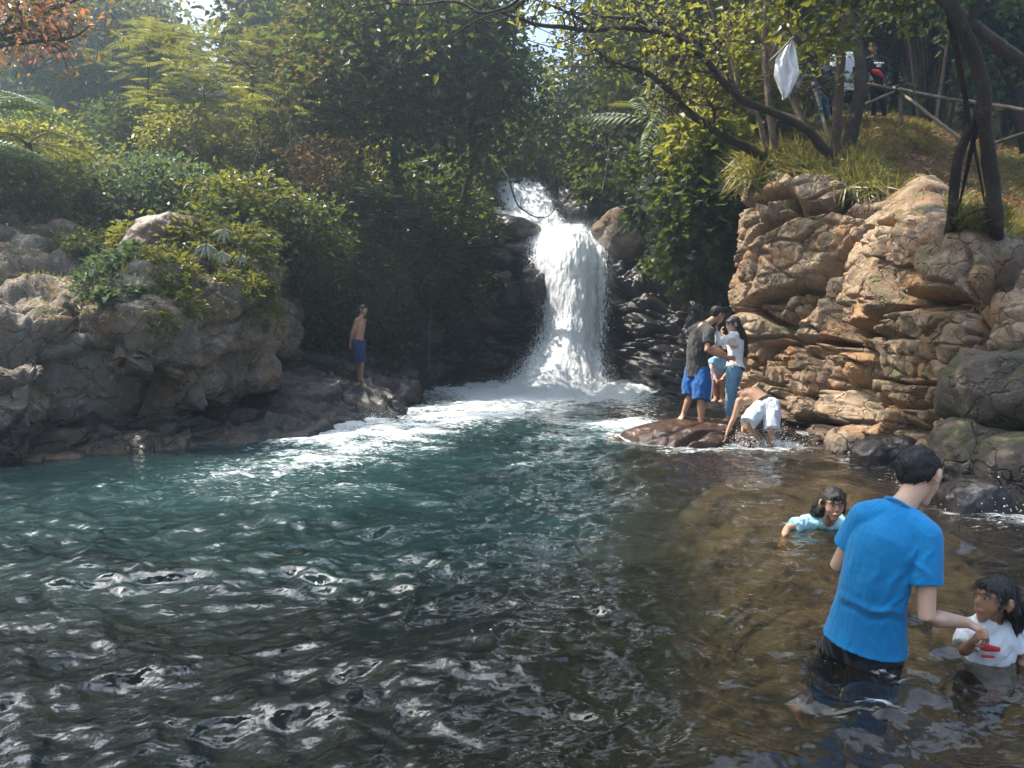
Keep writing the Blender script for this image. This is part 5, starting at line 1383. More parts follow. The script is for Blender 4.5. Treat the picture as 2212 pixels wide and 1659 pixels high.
def person(label, K, s=1.0, skin='skin', wear=(), hair='short', hairmat='hair', voxel=.008, head=1.0, face=(0, -1, 0), hup=(0, 0, 1), pose_hands=None, female=False, features=True, child=1.0, foot=True, category='person', group=None, extra=None, drop_z=None):
    """K: joints as photo-x, photo-y, distance (or world xyz arrays)"""
    J = {k: (np.asarray(v, float) if isinstance(v, np.ndarray) else D(*v)) for k, v in K.items()}
    base = (J['an0'] + J['an1']) / 2; base = base - np.array([0, 0, .05])
    root = empty('person', tuple(base), label, category, group)
    J = {k: v - base for k, v in J.items()}
    pel = (J['hp0'] + J['hp1']) / 2; nek = J['nek']; sideP = unit(J['hp1'] - J['hp0']); sideS = unit(J['sh1'] - J['sh0'])
    mid = J.get('mid', pel * .45 + nek * .55)
    sp = cubic_axis(np.array([pel + (pel - mid) * .22, pel, mid, nek]), 25, 0)
    def at(t_): 
        x = np.clip((t_ + .22 / 2.0 * 1.0) , 0, 9); i = (1 + t_ * 2) / 3 * 24; k = int(np.clip(i, 0, 23)); f = i - k
        return sp[k] * (1 - f) + sp[k + 1] * f
    ts = [-.22, 0, .26, .5, .76, .92, 1.0]
    shw = np.linalg.norm(J['sh1'] - J['sh0']) / 2 / .185
    if female: W = [.10, .165, .125, .135, .150, .115, .05]; Dp = [.085, .118, .09, .10, .108, .07, .045]
    else: W = [.10, .158, .138, .152, .172, .125, .055]; Dp = [.085, .112, .098, .108, .115, .078, .048]
    W = [w_ * s * (1 if i_ < 3 else (.5 + .5 * min(shw / s, 1.15))) for i_, w_ in enumerate(W)]; Dp = [d_ * s for d_ in Dp]
    tp = [at(t_) for t_ in ts]; ups = [unit(sideP * (1 - max(0, t_)) + sideS * max(0, t_)) for t_ in ts]
    torso = lambda g, lo=0, hi=7, r0=True: ctube(tp[lo:hi], [(w_ + g, d_ + g) for w_, d_ in zip(W[lo:hi], Dp[lo:hi])], 24, r0=r0, r1=True, up=np.array(ups[lo:hi]), n=20)
    T_ = [torso(0)]
    hc = J['hed']; fv = unit(np.asarray(face, float)); hu = np.asarray(hup, float); hu = unit(hu - fv * (hu @ fv)); hs = np.cross(fv, hu); h = head
    T_.append(ctube([nek - (hc - nek) * .25, nek + (hc - hu * .06 * h - fv * .015 * h - nek) * .6, hc - hu * .045 * h - fv * .012 * h], [.062 * s, .052 * s, .052 * h], 14))
    # skull, jaw, features
    def ell(c, a, b, c_, ax):
        th = np.linspace(-1, 1, 9); return ctube([c + ax[0] * a * t_ for t_ in th * .98], [(b * math.sqrt(1 - (t_ * .98) ** 2) + .001, c_ * math.sqrt(1 - (t_ * .98) ** 2) + .001) for t_ in th], 16, r0=False, r1=False, up=ax[1])
    T_.append(ell(hc + hu * .022 * h - fv * .012 * h, .098 * h, .077 * h, .088 * h, (fv, hs)))
    T_.append(ctube([hc + hu * .03 * h + fv * .03 * h, hc - hu * .035 * h + fv * .038 * h, hc - hu * .085 * h + fv * .050 * h], [(.066 * h, .052 * h), (.059 * h, .046 * h), (.026 * h, .026 * h)], 14, up=hs))
    if features:
        T_.append(ctube([hc + hu * .018 * h + fv * .078 * h, hc - hu * .014 * h + fv * .097 * h, hc - hu * .026 * h + fv * .088 * h], np.array([.008, .012, .013]) * h, 8))
        T_.append(ctube([hc - hu * .052 * h + fv * .082 * h - hs * .018 * h, hc - hu * .050 * h + fv * .090 * h, hc - hu * .052 * h + fv * .082 * h + hs * .018 * h], np.array([.006, .009, .006]) * h, 8))
        T_.append(ctube([hc + hu * .032 * h + fv * .070 * h - hs * .045 * h, hc + hu * .034 * h + fv * .086 * h, hc + hu * .032 * h + fv * .070 * h + hs * .045 * h], np.array([.010, .011, .010]) * h, 8))
    for sg in (-1, 1):
        e_ = hc + hs * sg * .083 * h - fv * .010 * h
        T_.append(ctube([e_ - hu * .026 * h, e_ + hs * sg * .010 * h - fv * .004 * h, e_ + hu * .026 * h + hs * sg * .006 * h], [(.008 * h, .012 * h), (.007 * h, .017 * h), (.007 * h, .014 * h)], 8, up=hs))
    arms = []
    for i_ in '01':
        sh, el, wr_ = J['sh' + i_], J['el' + i_], J['wr' + i_]; inn = sh + (nek - sh) * .45
        T_.append(ctube([nek + np.array([0, 0, -.01]), inn + np.array([0, 0, -.005 * s]), sh], [.055 * s, .056 * s, .054 * s], 12))
        T_.append(ctube([inn + (pel - nek) * .25 * 1, sh + (el - sh) * .15], [.07 * s, .050 * s], 12))
        fm = .86 if female else 1.0
        T_.append(ctube([sh, sh + (el - sh) * .35, el, el + (wr_ - el) * .3, wr_], np.array([.054, .047 * fm, .037 * fm, .040 * fm, .025]) * s, 14))
        hd = (pose_hands or {}).get(i_, {}); dv = hd.get('d', unit(wr_ - el)); nr = hd.get('n', np.cross(dv, [0.3, 1, .2]))
        T_ += hand_tubes(wr_, dv, nr, s * (1.0 if not female else .93), hd.get('curl', .35), hd.get('thumb', 1))
    for i_ in '01':
        hp, kn, an = J['hp' + i_], J['kn' + i_], J['an' + i_]
        T_.append(ctube([hp + (nek - pel) * .04, hp + (kn - hp) * .3, kn, kn + (an - kn) * .30, kn + (an - kn) * .62, an], np.array([.092, .082, .054, .056, .043, .034]) * s, 16, n=14))
        if foot:
            to = J['to' + i_]; fd = unit(to - an); flat_ = np.array([fd[0], fd[1], 0]); L_ = np.linalg.norm(to - an)
            heel = an - unit(flat_ + 1e-6) * .035 * s - np.array([0, 0, .035 * s])
            sd_ = np.cross(unit(flat_ + 1e-6), [0, 0, 1.0])
            T_.append(ctube([an, heel], [.034 * s, .028 * s], 10))
            T_.append(ctube([heel, an + (to - an) * .35 - np.array([0, 0, .012 * s]), an + (to - an) * .75, to], [(.028 * s, .026 * s), (.036 * s, .030 * s), (.042 * s, .018 * s), (.032 * s, .010 * s)], 12, up=sd_))
            for q_ in range(5):
                o_ = (q_ - 2) * .0155 * s
                tt = to + sd_ * o_; T_.append(ctube([tt - fd * .02 * s, tt + fd * (.028 - .003 * abs(q_ - 1.0)) * s], [.009 * s, .0075 * s], 8))
            T_.append(ctube([an, an + (to - an) * .5], [.034 * s, .024 * s], 10))
    fuse('body', T_, M[skin], root, voxel, 3)
    # clothes
    for w_ in wear:
        kind, mat = w_[0], w_[1]; o_ = w_[2] if len(w_) > 2 else {}
        g = o_.get('g', .016) * s
        if kind in ('tee', 'long', 'vest'):
            hem = o_.get('hem', -.16)
            tp2 = [at(max(hem, -.5)) if hem >= -.5 else 0] if False else []
            hp_ = pel + (pel - mid) * (-hem) * 1.0
            pp = [hp_, pel] + tp[2:6] + [nek + (hc - nek) * .06]; WW = [W[1] + g * 1.9, W[1] + g * 1.35] + [x + g * 1.15 for x in W[2:6]] + [.066 * s + g * .3]; DD = [Dp[1] + g * 1.9, Dp[1] + g * 1.35] + [x + g for x in Dp[2:6]] + [.062 * s + g * .3]
            TT = [ctube(pp, list(zip(WW, DD)), 28, r0=False, r1=False, up=np.array([ups[1], ups[1]] + ups[2:6] + [ups[6]]), n=24)]
            for i_ in '01':
                sh, el, wr_ = J['sh' + i_], J['el' + i_], J['wr' + i_]; inn = sh + (nek - sh) * .5
                TT.append(ctube([nek + (hc - nek) * .02 - np.array([0, 0, .01]), inn, sh], [.058 * s + g * .5, .063 * s + g * .6, .058 * s + g], 14, r0=True))
                TT.append(ctube([inn + (pel - nek) * .22, sh + (el - sh) * .2], [.075 * s + g * .5, .054 * s + g], 14))
                if kind == 'tee':
                    f_ = o_.get('sleeve', .62); TT.append(ctube([sh, sh + (el - sh) * f_ * .5, sh + (el - sh) * f_], [.058 * s + g, .056 * s + g, .054 * s + g * 1.1], 16, r1=False))
                elif kind == 'long':
                    TT.append(ctube([sh, sh + (el - sh) * .5, el, wr_ - (wr_ - el) * .05], [.058 * s + g * .7, .050 * s + g * .7, .041 * s + g * .7, .031 * s + g * .6], 16, r1=False))
            so = fuse(o_.get('name', 'shirt'), TT, CL[mat], root, voxel, 2, o_.get('folds', wr((.010, (.10, .10, .20), .5, 5), (.005, (.05, .05, .10), -.4, 6))))
        elif kind in ('shorts', 'pants'):
            ln = o_.get('len', .95); fl = o_.get('flare', 1.0)
            top = at(o_.get('top', .16))
            TT = [ctube([top, pel, pel + (pel - mid) * .25], [(W[2] * .98 + g * .5, Dp[2] + g * .5), (W[1] + g, Dp[1] + g), (.11 * s + g, .09 * s + g)], 24, r0=False, r1=True, up=sideP)]
            for i_ in '01':
                hp, kn, an = J['hp' + i_], J['kn' + i_], J['an' + i_]
                if kind == 'shorts':
                    e_ = hp + (kn - hp) * ln if ln <= 1 else kn + (an - kn) * (ln - 1)
                    TT.append(ctube([hp, hp + (e_ - hp) * .5, e_], [.094 * s + g, (.084 * fl) * s + g, (.072 * fl) * s + g * 1.3], 18, r1=False))
                else:
                    e_ = kn + (an - kn) * o_.get('cuff', .92)
                    TT.append(ctube([hp, hp + (kn - hp) * .4, kn, kn + (an - kn) * .35, e_], [.094 * s + g, .083 * s + g * .8, .057 * s + g * .8, .057 * s + g * .7, .043 * s + g * .6], 18, r1=False))
            fuse(o_.get('name', kind), TT, CL[mat], root, voxel, 2, o_.get('folds', wr((.008, (.06, .06, .16), .4, 15))))
        elif kind == 'band':
            a0, a1 = o_['a'], o_['b']; q0, q1 = at(a0), at(a1)
            fuse(o_.get('name', 'belt'), [ctube([q0, q1], [(W[2] + g, Dp[2] + g)] * 2, 26, r0=False, r1=False, up=sideP)], CL[mat], root, voxel, 1)
        elif kind == 'sleeve':      # arm warmers
            for i_ in '01':
                el, wr_, sh = J['el' + i_], J['wr' + i_], J['sh' + i_]
                fuse('arm_sleeve', [ctube([sh + (el - sh) * .5, el, el + (wr_ - el) * .3, wr_], np.array([.048, .042, .043, .030]) * s, 14, r0=False, r1=False)], CL[mat], root, voxel, 1)
    # hair
    HH = [ell(hc + hu * .034 * h - fv * .024 * h, .100 * h, .085 * h, .088 * h, (fv, hs))]
    if hair in ('short', 'long', 'bob', 'wet'):
        HH.append(ell(hc + hu * (.012 if hair == 'short' else .004) * h - fv * .038 * h, .074 * h, .077 * h, (.070 if hair == 'short' else .080) * h, (fv, hs)))
        HH.append(ctube([hc + hu * .062 * h + fv * .058 * h - hs * .03 * h, hc + hu * .072 * h + fv * .066 * h, hc + hu * .062 * h + fv * .058 * h + hs * .03 * h], np.array([.024, .026, .024]) * h, 10))
    if hair in ('long', 'bob', 'wet'):
        L_ = {'long': .52, 'bob': .20, 'wet': .26}[hair]; dn = np.array([0, 0, -1.0])
        hd_ = J.get('hair', None)
        b0 = hc - fv * .055 * h + hu * .03 * h
        b2 = hd_ if hd_ is not None else b0 + dn * L_
        b1 = (b0 + b2) / 2 - fv * .05 * h
        HH.append(ctube([b0, b1, b2], [(.078 * h, .055 * h), (.080 * h, .042 * h), (.045 * h, .022 * h)], 16, up=hs, n=8))
        for sg in (-1, 1):
            q0 = hc + hs * sg * .070 * h + hu * .03 * h - fv * .035 * h
            HH.append(ctube([q0, q0 + dn * .07 * h + hs * sg * .010 - fv * .012, (q0 * .5 + b2 * .5) * 1.0 + hs * sg * .02], [(.016 * h, .026 * h), (.016 * h, .028 * h), (.016 * h, .020 * h)], 10, up=hs))
    ha = fuse('hair', HH, M[hairmat], root, min(voxel, .007), 1, (lambda co: .006 * fbm(co / np.array([.02, .02, .05]), 3, 44) + .003 * fbm(co / .008, 2, 45)))
    if child != 0 and voxel < .0085:
        me = ha.data; nv = len(me.vertices); co = np.empty(nv * 3, dtype=np.float32); me.vertices.foreach_get('co', co); co = co.reshape(-1, 3)
        no = np.empty(nv * 3, dtype=np.float32); me.vertices.foreach_get('normal', no); no = no.reshape(-1, 3)
        ns = 3200 if hair == 'short' else 2600; ix = rng.integers(0, nv, ns); Lh = (.015 if hair == 'short' else .055) * h
        cen = hc + hu * .09 * h - fv * .03 * h; rad_ = unit(co[ix] - cen); fl_ = rad_ - no[ix] * (rad_ * no[ix]).sum(1)[:, None]
        dr = unit(fl_ * 1.0 + no[ix] * (.15 if hair == 'short' else .10) + np.array([0, 0, -.5 if hair != 'short' else -.15]) + rng.normal(size=(ns, 3)) * .22)
        V, F = leaf_np(co[ix] - dr * Lh * .3, dr, Lh * rng.uniform(.6, 1.3, ns), wid=(.07 if hair == 'short' else .035), tilt=.3, up=no[ix], fold=.02, droop=.1)
        st_ = mesh_np('tmp_strands', V, F, M[hairmat], smooth=False, link=False)
        bm_ = bmesh.new(); bm_.from_mesh(me); bm_.from_mesh(st_.data); bm_.to_mesh(me); bm_.free(); bpy.data.objects.remove(st_)
    if features:
        for sg in (-1, 1):
            c_ = hc + hu * .014 * h + fv * .0785 * h + hs * sg * .030 * h
            a_ = Acc(); V, F = ell(c_, .0095 * h, .0038 * h, .005 * h, (hs, hu)); a_.add(V, F); e_ = a_.build('eye', M['eye_white'], root)
            a_ = Acc(); V, F = ell(c_ + fv * .0028 * h, .0052 * h, .0040 * h, .004 * h, (hs, hu)); a_.add(V, F); a_.build('iris', M['pupil'], e_)
            a_ = Acc(); q_ = [c_ + hu * .019 * h - hs * sg * .016 * h + fv * .008 * h, c_ + hu * .023 * h + fv * .007 * h, c_ + hu * .017 * h + hs * sg * .020 * h - fv * .002 * h]
            V, F = ctube(q_, np.array([.003, .0045, .002]) * h, 6); a_.add(V, F); a_.build('eyebrow', M['hair'], root)
        a_ = Acc(); V, F = ctube([hc - hu * .050 * h + fv * .086 * h - hs * .021 * h, hc - hu * .050 * h + fv * .0955 * h, hc - hu * .050 * h + fv * .086 * h + hs * .021 * h], np.array([.003, .0065, .003]) * h, 8); a_.add(V, F); a_.build('lips', M['lip'], root)
    return root, J, base

def nd(*v): return unit(np.array(v, float))

# -- man in the blue T-shirt, knee deep, seen from behind, reaching to the child
FL = [(1988,1225,1935,1325,.016,.011),(1992,1245,1958,1338,.013,.009),(1955,1215,1915,1318,.016,.008),(1915,1205,1885,1300,.018,.006),(1975,1200,2000,1250,.012,.008),
      (1800,1285,1868,1322,.016,.015),(1868,1322,1962,1330,.016,.014),(1798,1312,1880,1348,.013,-.010),(1880,1348,1955,1350,.013,-.009),(1840,1180,1850,1270,.02,.006),(1880,1150,1960,1190,.03,.004),
      (1806,1265,1850,1290,.012,.009),(1900,1360,1945,1300,.012,.005),(1985,1175,1960,1230,.014,.008),(1820,1140,1848,1170,.012,.007),(2010,1190,1985,1240,.012,.007)]
def shirt_folds(co):
    b_ = (G(1752, 1560, -.58) + G(1840, 1640, -.58)) / 2 - np.array([0, 0, .05]); d = .0028 * fbm(co / np.array([.09, .09, .14]), 3, 5) + .0012 * fbm(co / np.array([.02, .02, .05]), 2, 8)
    back = 1 - sstep(-.02, .06, co[:, 1] - (3.56 - b_[1]))
    for x0, y0, x1, y1, w_, am in FL:
        p0 = (D(x0, y0, 3.46) - b_)[[0, 2]]; p1 = (D(x1, y1, 3.46) - b_)[[0, 2]]; q = co[:, [0, 2]] + .008 * np.stack([np.sin(co[:, 2] * 60), np.sin(co[:, 0] * 50)], 1)
        t_ = np.clip(((q - p0) @ (p1 - p0)) / ((p1 - p0) @ (p1 - p0)), 0, 1); dd = np.linalg.norm(q - p0 - t_[:, None] * (p1 - p0), axis=1)
        d = d + am * np.exp(-(dd / w_) ** 2) * (0.35 + np.sin(np.pi * np.clip(t_, .02, .98))) * .75 * back
    return d
bl, Jb, bb = person('man in bright blue T-shirt and dark shorts seen from behind, wading knee deep', {
    'hed': (1987, 1030, 3.64), 'nek': (1936, 1106, 3.58), 'mid': (1893, 1240, 3.58), 'sh0': (1870, 1118, 3.62), 'sh1': (1998, 1158, 3.50),
    'hp0': (1840, 1366, 3.68), 'hp1': (1902, 1376, 3.60),
    'el0': (1810, 1222, 3.72), 'wr0': (1858, 1240, 3.9), 'el1': (2002, 1334, 3.44), 'wr1': (2088, 1345, 3.54),
    'kn0': G(1790, 1490, -.20), 'an0': G(1735, 1545, -.56), 'to0': G(1715, 1525, -.60),
    'kn1': G(1862, 1560, -.22), 'an1': G(1840, 1640, -.58), 'to1': G(1838, 1610, -.62)},
    s=.95, head=1.04, face=(.80, .50, -.42), hup=(.12, .25, 1), voxel=.006, skin='skin3',
    pose_hands={'1': {'d': nd(.9, .1, -.45), 'n': nd(.2, -.3, .9), 'curl': .75, 'thumb': -1}, '0': {'curl': .7}},
    wear=[('shorts', 'black', {'len': 1.02, 'flare': 1.15, 'g': .018}),
          ('tee', 'bright_blue', {'sleeve': .60, 'hem': -.13, 'g': .017, 'folds': lambda co: shirt_folds(co)})])
_t = np.linspace(0, 6.283, 25); _a = unit(Jb['hed'] - Jb['nek']); _s = unit(np.cross(_a, [0, 1, 0])); _b = np.cross(_a, _s); _c = Jb['nek'] + _a * .022
V, F = ctube(np.array([_c + (_s * math.cos(a) * .067 + _b * math.sin(a) * .062) for a in _t]), [.007] * 25, 8); mesh_np('collar', V, F, CL['bright_blue'], bl)
# -- child at the right, white wet shirt with a red print
chd, Jk, kb = person('wet-haired child in a white shirt with a red print, waist deep beside the man', {
    'hed': (2146, 1296, 3.66), 'nek': (2150, 1345, 3.71), 'sh0': (2100, 1358, 3.67), 'sh1': (2192, 1362, 3.76),
    'hp0': (2098, 1478, 3.76), 'hp1': (2155, 1482, 3.82), 'el0': (2082, 1408, 3.62), 'wr0': (2104, 1384, 3.52), 'el1': (2212, 1420, 3.74), 'wr1': (2205, 1468, 3.66),
    'kn0': G(2086, 1530, -.30), 'an0': G(2080, 1590, -.58), 'to0': G(2068, 1612, -.62), 'kn1': G(2135, 1540, -.30), 'an1': G(2122, 1592, -.58), 'to1': G(2112, 1614, -.62), 'hair': D(2176, 1362, 3.72)},
    s=.66, head=.92, face=(-.86, -.25, .12), hup=(.1, 0, 1), voxel=.0055, skin='skin2', hair='wet', child=.7,
    wear=[('shorts', 'black', {'len': .9, 'g': .02}), ('tee', 'white', {'sleeve': .75, 'hem': -.02, 'g': .024})])
a_ = Acc(); c_ = D(2132, 1400, 3.585) - kb
V, F = ctube([c_ + np.array([-.05, .012, .012]), c_, c_ + np.array([.055, .004, -.008])], [(.011, .005), (.017, .006), (.010, .005)], 10, up=(0, 0, 1)); a_.add(V, F)
V, F = ctube([c_ + np.array([-.02, .0, -.035]), c_ + np.array([.03, -.002, -.038])], [(.006, .004), (.006, .004)], 8, up=(0, 0, 1)); a_.add(V, F)
a_.build('shirt_print', CL['red'], chd)
# -- girl swimming towards the camera
person('girl with wet black hair swimming in a pale blue T-shirt', {
    'hed': (1800, 1090, 6.1), 'nek': (1788, 1128, 6.28), 'sh0': (1742, 1131, 6.34), 'sh1': (1828, 1140, 6.30), 'mid': G(1790, 1130, -.10),
    'hp0': G(1775, 1125, -.32), 'hp1': G(1815, 1127, -.32), 'el0': (1700, 1142, 6.2), 'wr0': (1690, 1172, 6.0), 'el1': G(1850, 1160, -.10), 'wr1': G(1840, 1185, -.15),
    'kn0': G(1790, 1105, -.42), 'an0': G(1800, 1080, -.38), 'to0': G(1802, 1070, -.36), 'hair': D(1762, 1132, 6.34), 'kn1': G(1825, 1105, -.42), 'an1': G(1835, 1080, -.38), 'to1': G(1838, 1070, -.36)},
    s=.82, head=1.02, face=(-.05, -.98, -.05), hup=(.05, -.1, 1), voxel=.0055, skin='skin', hair='wet', female=True, foot=True,
    wear=[('shorts', 'black', {'len': .8, 'g': .02}), ('tee', 'pale_cyan', {'sleeve': .7, 'hem': -.1, 'g': .022})])
# -- boy standing on the ledge at the left
person('shirtless boy in dark blue shorts standing on the wet ledge with hands behind his back', {
    'hed': (785, 670, 17), 'nek': (779, 688, 17), 'mid': (776, 712, 17.0), 'sh0': (771, 692, 16.88), 'sh1': (787, 692, 17.14), 'hp0': (771, 742, 16.94), 'hp1': (779, 742, 17.10),
    'el0': (761, 719, 16.88), 'wr0': (757, 741, 16.95), 'el1': (765, 718, 17.22), 'wr1': (758, 741, 17.15),
    'kn0': (781, 784, 16.95), 'an0': (781, 822, 16.95), 'to0': (797, 829, 16.86), 'kn1': (775, 783, 17.1), 'an1': (775, 819, 17.1), 'to1': (787, 825, 17.0)},
    s=.92, head=.95, face=(.80, -.55, -.12), hup=(0.05, 0, 1), voxel=.009, skin='skin', pose_hands={'0': {'d': nd(.3, .3, -1), 'curl': .6}, '1': {'d': nd(.2, -.4, -1), 'curl': .6}},
    wear=[('shorts', 'navy', {'len': .98, 'flare': 1.25, 'g': .02})])
# -- standing couple on the flat rock
cm, Jc, cb = person('man in charcoal T-shirt and blue striped shorts holding the woman on the rock', {
    'hed': (1550, 681, 11.85), 'nek': (1522, 702, 11.8), 'mid': (1507, 757, 11.78), 'sh0': (1499, 714, 11.88), 'sh1': (1532, 718, 11.62), 'hp0': (1496, 800, 11.86), 'hp1': (1518, 802, 11.72),
    'el0': (1535, 748, 12.08), 'wr0': (1560, 760, 12.2), 'el1': (1527, 757, 11.5), 'wr1': (1568, 773, 11.62),
    'kn0': (1491, 855, 11.8), 'an0': (1476, 895, 11.78), 'to0': (1470, 904, 11.7), 'kn1': (1514, 866, 11.62), 'an1': (1516, 916, 11.6), 'to1': (1532, 924, 11.56)},
    s=.98, head=1.05, face=(.85, .30, -.45), hup=(.25, .1, 1), voxel=.008, skin='skin',
    pose_hands={'1': {'d': nd(1, .3, -.05), 'n': nd(-.2, -1, .1), 'curl': .12}},
    wear=[('shorts', 'royal_blue', {'len': .98, 'flare': 1.35, 'g': .02}), ('tee', 'charcoal', {'sleeve': .66, 'hem': -.26, 'g': .024})])
a_ = Acc()
for k in range(3):   # white side stripes of the shorts
    p0 = Jc['hp1'] + np.array([.115, -.105 + .028 * k, .04]) ; p1 = Jc['kn1'] + np.array([.118, -.080 + .028 * k, .03])
    V, F = ctube([p0, (p0 + p1) / 2 + np.array([.012, -.006, 0]), p1], [(.007, .004)] * 3, 6); a_.add(V, F)
a_.build('stripe', CL['white'], cm)
person('woman with very long dark hair in a white top and pale jeans facing the man', {
    'hed': (1583, 702, 11.95), 'nek': (1590, 722, 12.0), 'mid': (1589, 755, 12.0), 'sh0': (1583, 728, 11.80), 'sh1': (1598, 728, 12.14), 'hp0': (1584, 797, 11.86), 'hp1': (1592, 797, 12.02),
    'el0': (1552, 745, 11.82), 'wr0': (1549, 716, 11.84), 'el1': (1566, 748, 12.2), 'wr1': (1560, 724, 12.1),
    'kn0': (1576, 845, 11.8), 'an0': (1574, 903, 11.8), 'to0': (1560, 911, 11.72), 'kn1': (1584, 845, 12.0), 'an1': (1585, 895, 12.0), 'to1': (1572, 903, 11.95), 'hair': (1610, 768, 12.0)},
    s=.93, head=.98, face=(-.97, -.18, -.22), hup=(0, 0, 1), voxel=.008, skin='skin3', hair='long', hairmat='hair_br', female=True,
    pose_hands={'0': {'d': nd(-.2, 0, 1), 'curl': .9}, '1': {'d': nd(-.2, 0, 1), 'curl': .9}},
    wear=[('pants', 'denim_pale', {'g': .010, 'cuff': .90}), ('vest', 'black', {'hem': -.08, 'g': .012, 'name': 'undershirt'}), ('long', 'white', {'hem': .10, 'g': .018})])
# -- person crouching behind the couple
person('person crouching behind the couple in a light blue top, mostly hidden by them', {
    'hed': (1556, 752, 12.75), 'nek': (1556, 772, 12.8), 'sh0': (1538, 782, 12.8), 'sh1': (1574, 782, 12.8), 'hp0': (1545, 838, 13.0), 'hp1': (1567, 838, 13.0),
    'el0': (1536, 806, 12.65), 'wr0': (1545, 818, 12.5), 'el1': (1572, 806, 12.7), 'wr1': (1560, 818, 12.5),
    'kn0': (1542, 815, 12.55), 'an0': (1546, 860, 12.6), 'to0': (1540, 866, 12.4), 'kn1': (1560, 822, 12.55), 'an1': (1560, 862, 12.6), 'to1': (1556, 868, 12.4)},
    s=.85, head=.95, face=(-.1, -.9, -.3), voxel=.01, skin='skin', features=False, wear=[('shorts', 'red', {'len': .6}), ('tee', 'light_blue', {'sleeve': .3, 'hem': -.05})])
# -- boy bending down in white shorts
person('shirtless boy in white shorts bending down to touch the wet rock', {
    'hed': (1612, 862, 11.35), 'nek': (1607, 866, 11.2), 'mid': (1627, 852, 11.1), 'sh0': (1597, 866, 10.95), 'sh1': (1622, 866, 11.35), 'hp0': (1643, 878, 10.95), 'hp1': (1668, 876, 10.92),
    'el0': (1585, 903, 10.9), 'wr0': (1571, 934, 10.85), 'el1': (1610, 905, 11.4), 'wr1': (1604, 930, 11.3),
    'kn0': (1613, 917, 10.75), 'an0': (1650, 955, 10.98), 'to0': (1638, 962, 10.8), 'kn1': (1667, 930, 10.75), 'an1': (1664, 976, 10.85), 'to1': (1652, 985, 10.68)},
    s=.90, head=.95, face=(-.35, .45, -.85), hup=(-.8, .3, .35), voxel=.008, skin='skin', pose_hands={'0': {'d': nd(-.25, 0, -1), 'curl': .3}, '1': {'curl': .3}},
    wear=[('shorts', 'offwhite', {'len': .96, 'flare': 1.3, 'g': .018, 'top': .12}), ('band', 'black', {'a': .10, 'b': .2, 'g': .018, 'name': 'belt'})])
# -- party behind the handrail
Yr = 19.3
p_, Jp, bp = person('man in a black sweatshirt with a white chest print leaning on the handrail', {
    'hed': (1886, 105, Yr), 'nek': (1891, 124, Yr), 'sh0': (1872, 132, Yr), 'sh1': (1911, 132, Yr), 'hp0': (1886, 196, Yr), 'hp1': (1903, 196, Yr),
    'el0': (1873, 160, Yr - .05), 'wr0': (1886, 178, Yr - .35), 'el1': (1917, 160, Yr - .05), 'wr1': (1911, 182, Yr - .35),
    'kn0': (1887, 226, Yr - .05), 'an0': (1886, 252, Yr), 'to0': (1883, 257, Yr - .2), 'kn1': (1908, 226, Yr - .05), 'an1': (1911, 252, Yr), 'to1': (1913, 257, Yr - .2)},
    s=.96, head=1.0, face=(-.25, -.95, -.15), voxel=.011, skin='skin2', wear=[('pants', 'black', {}), ('long', 'black', {'hem': -.12, 'g': .026})])
a_ = Acc(); ch = Jp['mid'] if 'mid' in Jp else (Jp['nek'] * .62 + (Jp['hp0'] + Jp['hp1']) / 2 * .38)
for (dx, dz, w_, h_) in ((-.085, .045, .045, .022), (-.03, .045, .05, .022), (.03, .045, .04, .022), (.085, .045, .05, .022), (0, .0, .10, .012), (0, -.03, .10, .010)):
    V = [(ch[0] + dx + a * w_ * .5, ch[1] - .155 + b * .006, ch[2] + .06 + dz + c * h_) for a in (-1, 1) for b in (0, 1) for c in (-1, 1)]
    a_.add(V, [(0, 1, 3, 2), (4, 6, 7, 5), (0, 4, 5, 1), (2, 3, 7, 6), (0, 2, 6, 4), (1, 5, 7, 3)])
a_.build('chest_print', CL['white'], p_)
rb = empty('waist_bag', tuple(D(1896, 158, Yr - .26)), 'small red bag held in front of the man in the black sweatshirt', 'bag')
fuse('bag_body', [ctube([(-.10, 0, .05), (0, -.01, .02), (.11, 0, -.07)], [(.05, .035), (.075, .05), (.045, .03)], 14)], CL['red'], rb, .01, 2)
fuse('strap', [ctube([(-.10, 0, .05), (-.16, .06, .16), (-.12, .12, .32)], [.010] * 3, 8)], CL['black'], rb, .006, 0)
person('man in a white and blue shirt with black arm sleeves behind the twisting trunk', {
    'hed': (1816, 103, Yr + .1), 'nek': (1821, 116, Yr), 'sh0': (1802, 125, Yr), 'sh1': (1842, 122, Yr), 'hp0': (1818, 192, Yr), 'hp1': (1837, 192, Yr),
    'el0': (1801, 155, Yr - .05), 'wr0': (1808, 170, Yr - .35), 'el1': (1845, 155, Yr - .05), 'wr1': (1840, 175, Yr - .4),
    'kn0': (1818, 222, Yr), 'an0': (1816, 250, Yr), 'to0': (1813, 255, Yr - .2), 'kn1': (1840, 222, Yr), 'an1': (1843, 248, Yr), 'to1': (1846, 254, Yr - .2)},
    s=.96, head=1.0, face=(.1, -.95, -.2), voxel=.011, skin='skin2', wear=[('shorts', 'black', {'len': 1.0, 'flare': 1.2}), ('sleeve', 'black', {}), ('tee', 'white', {'sleeve': .75, 'hem': -.2, 'g': .03})])
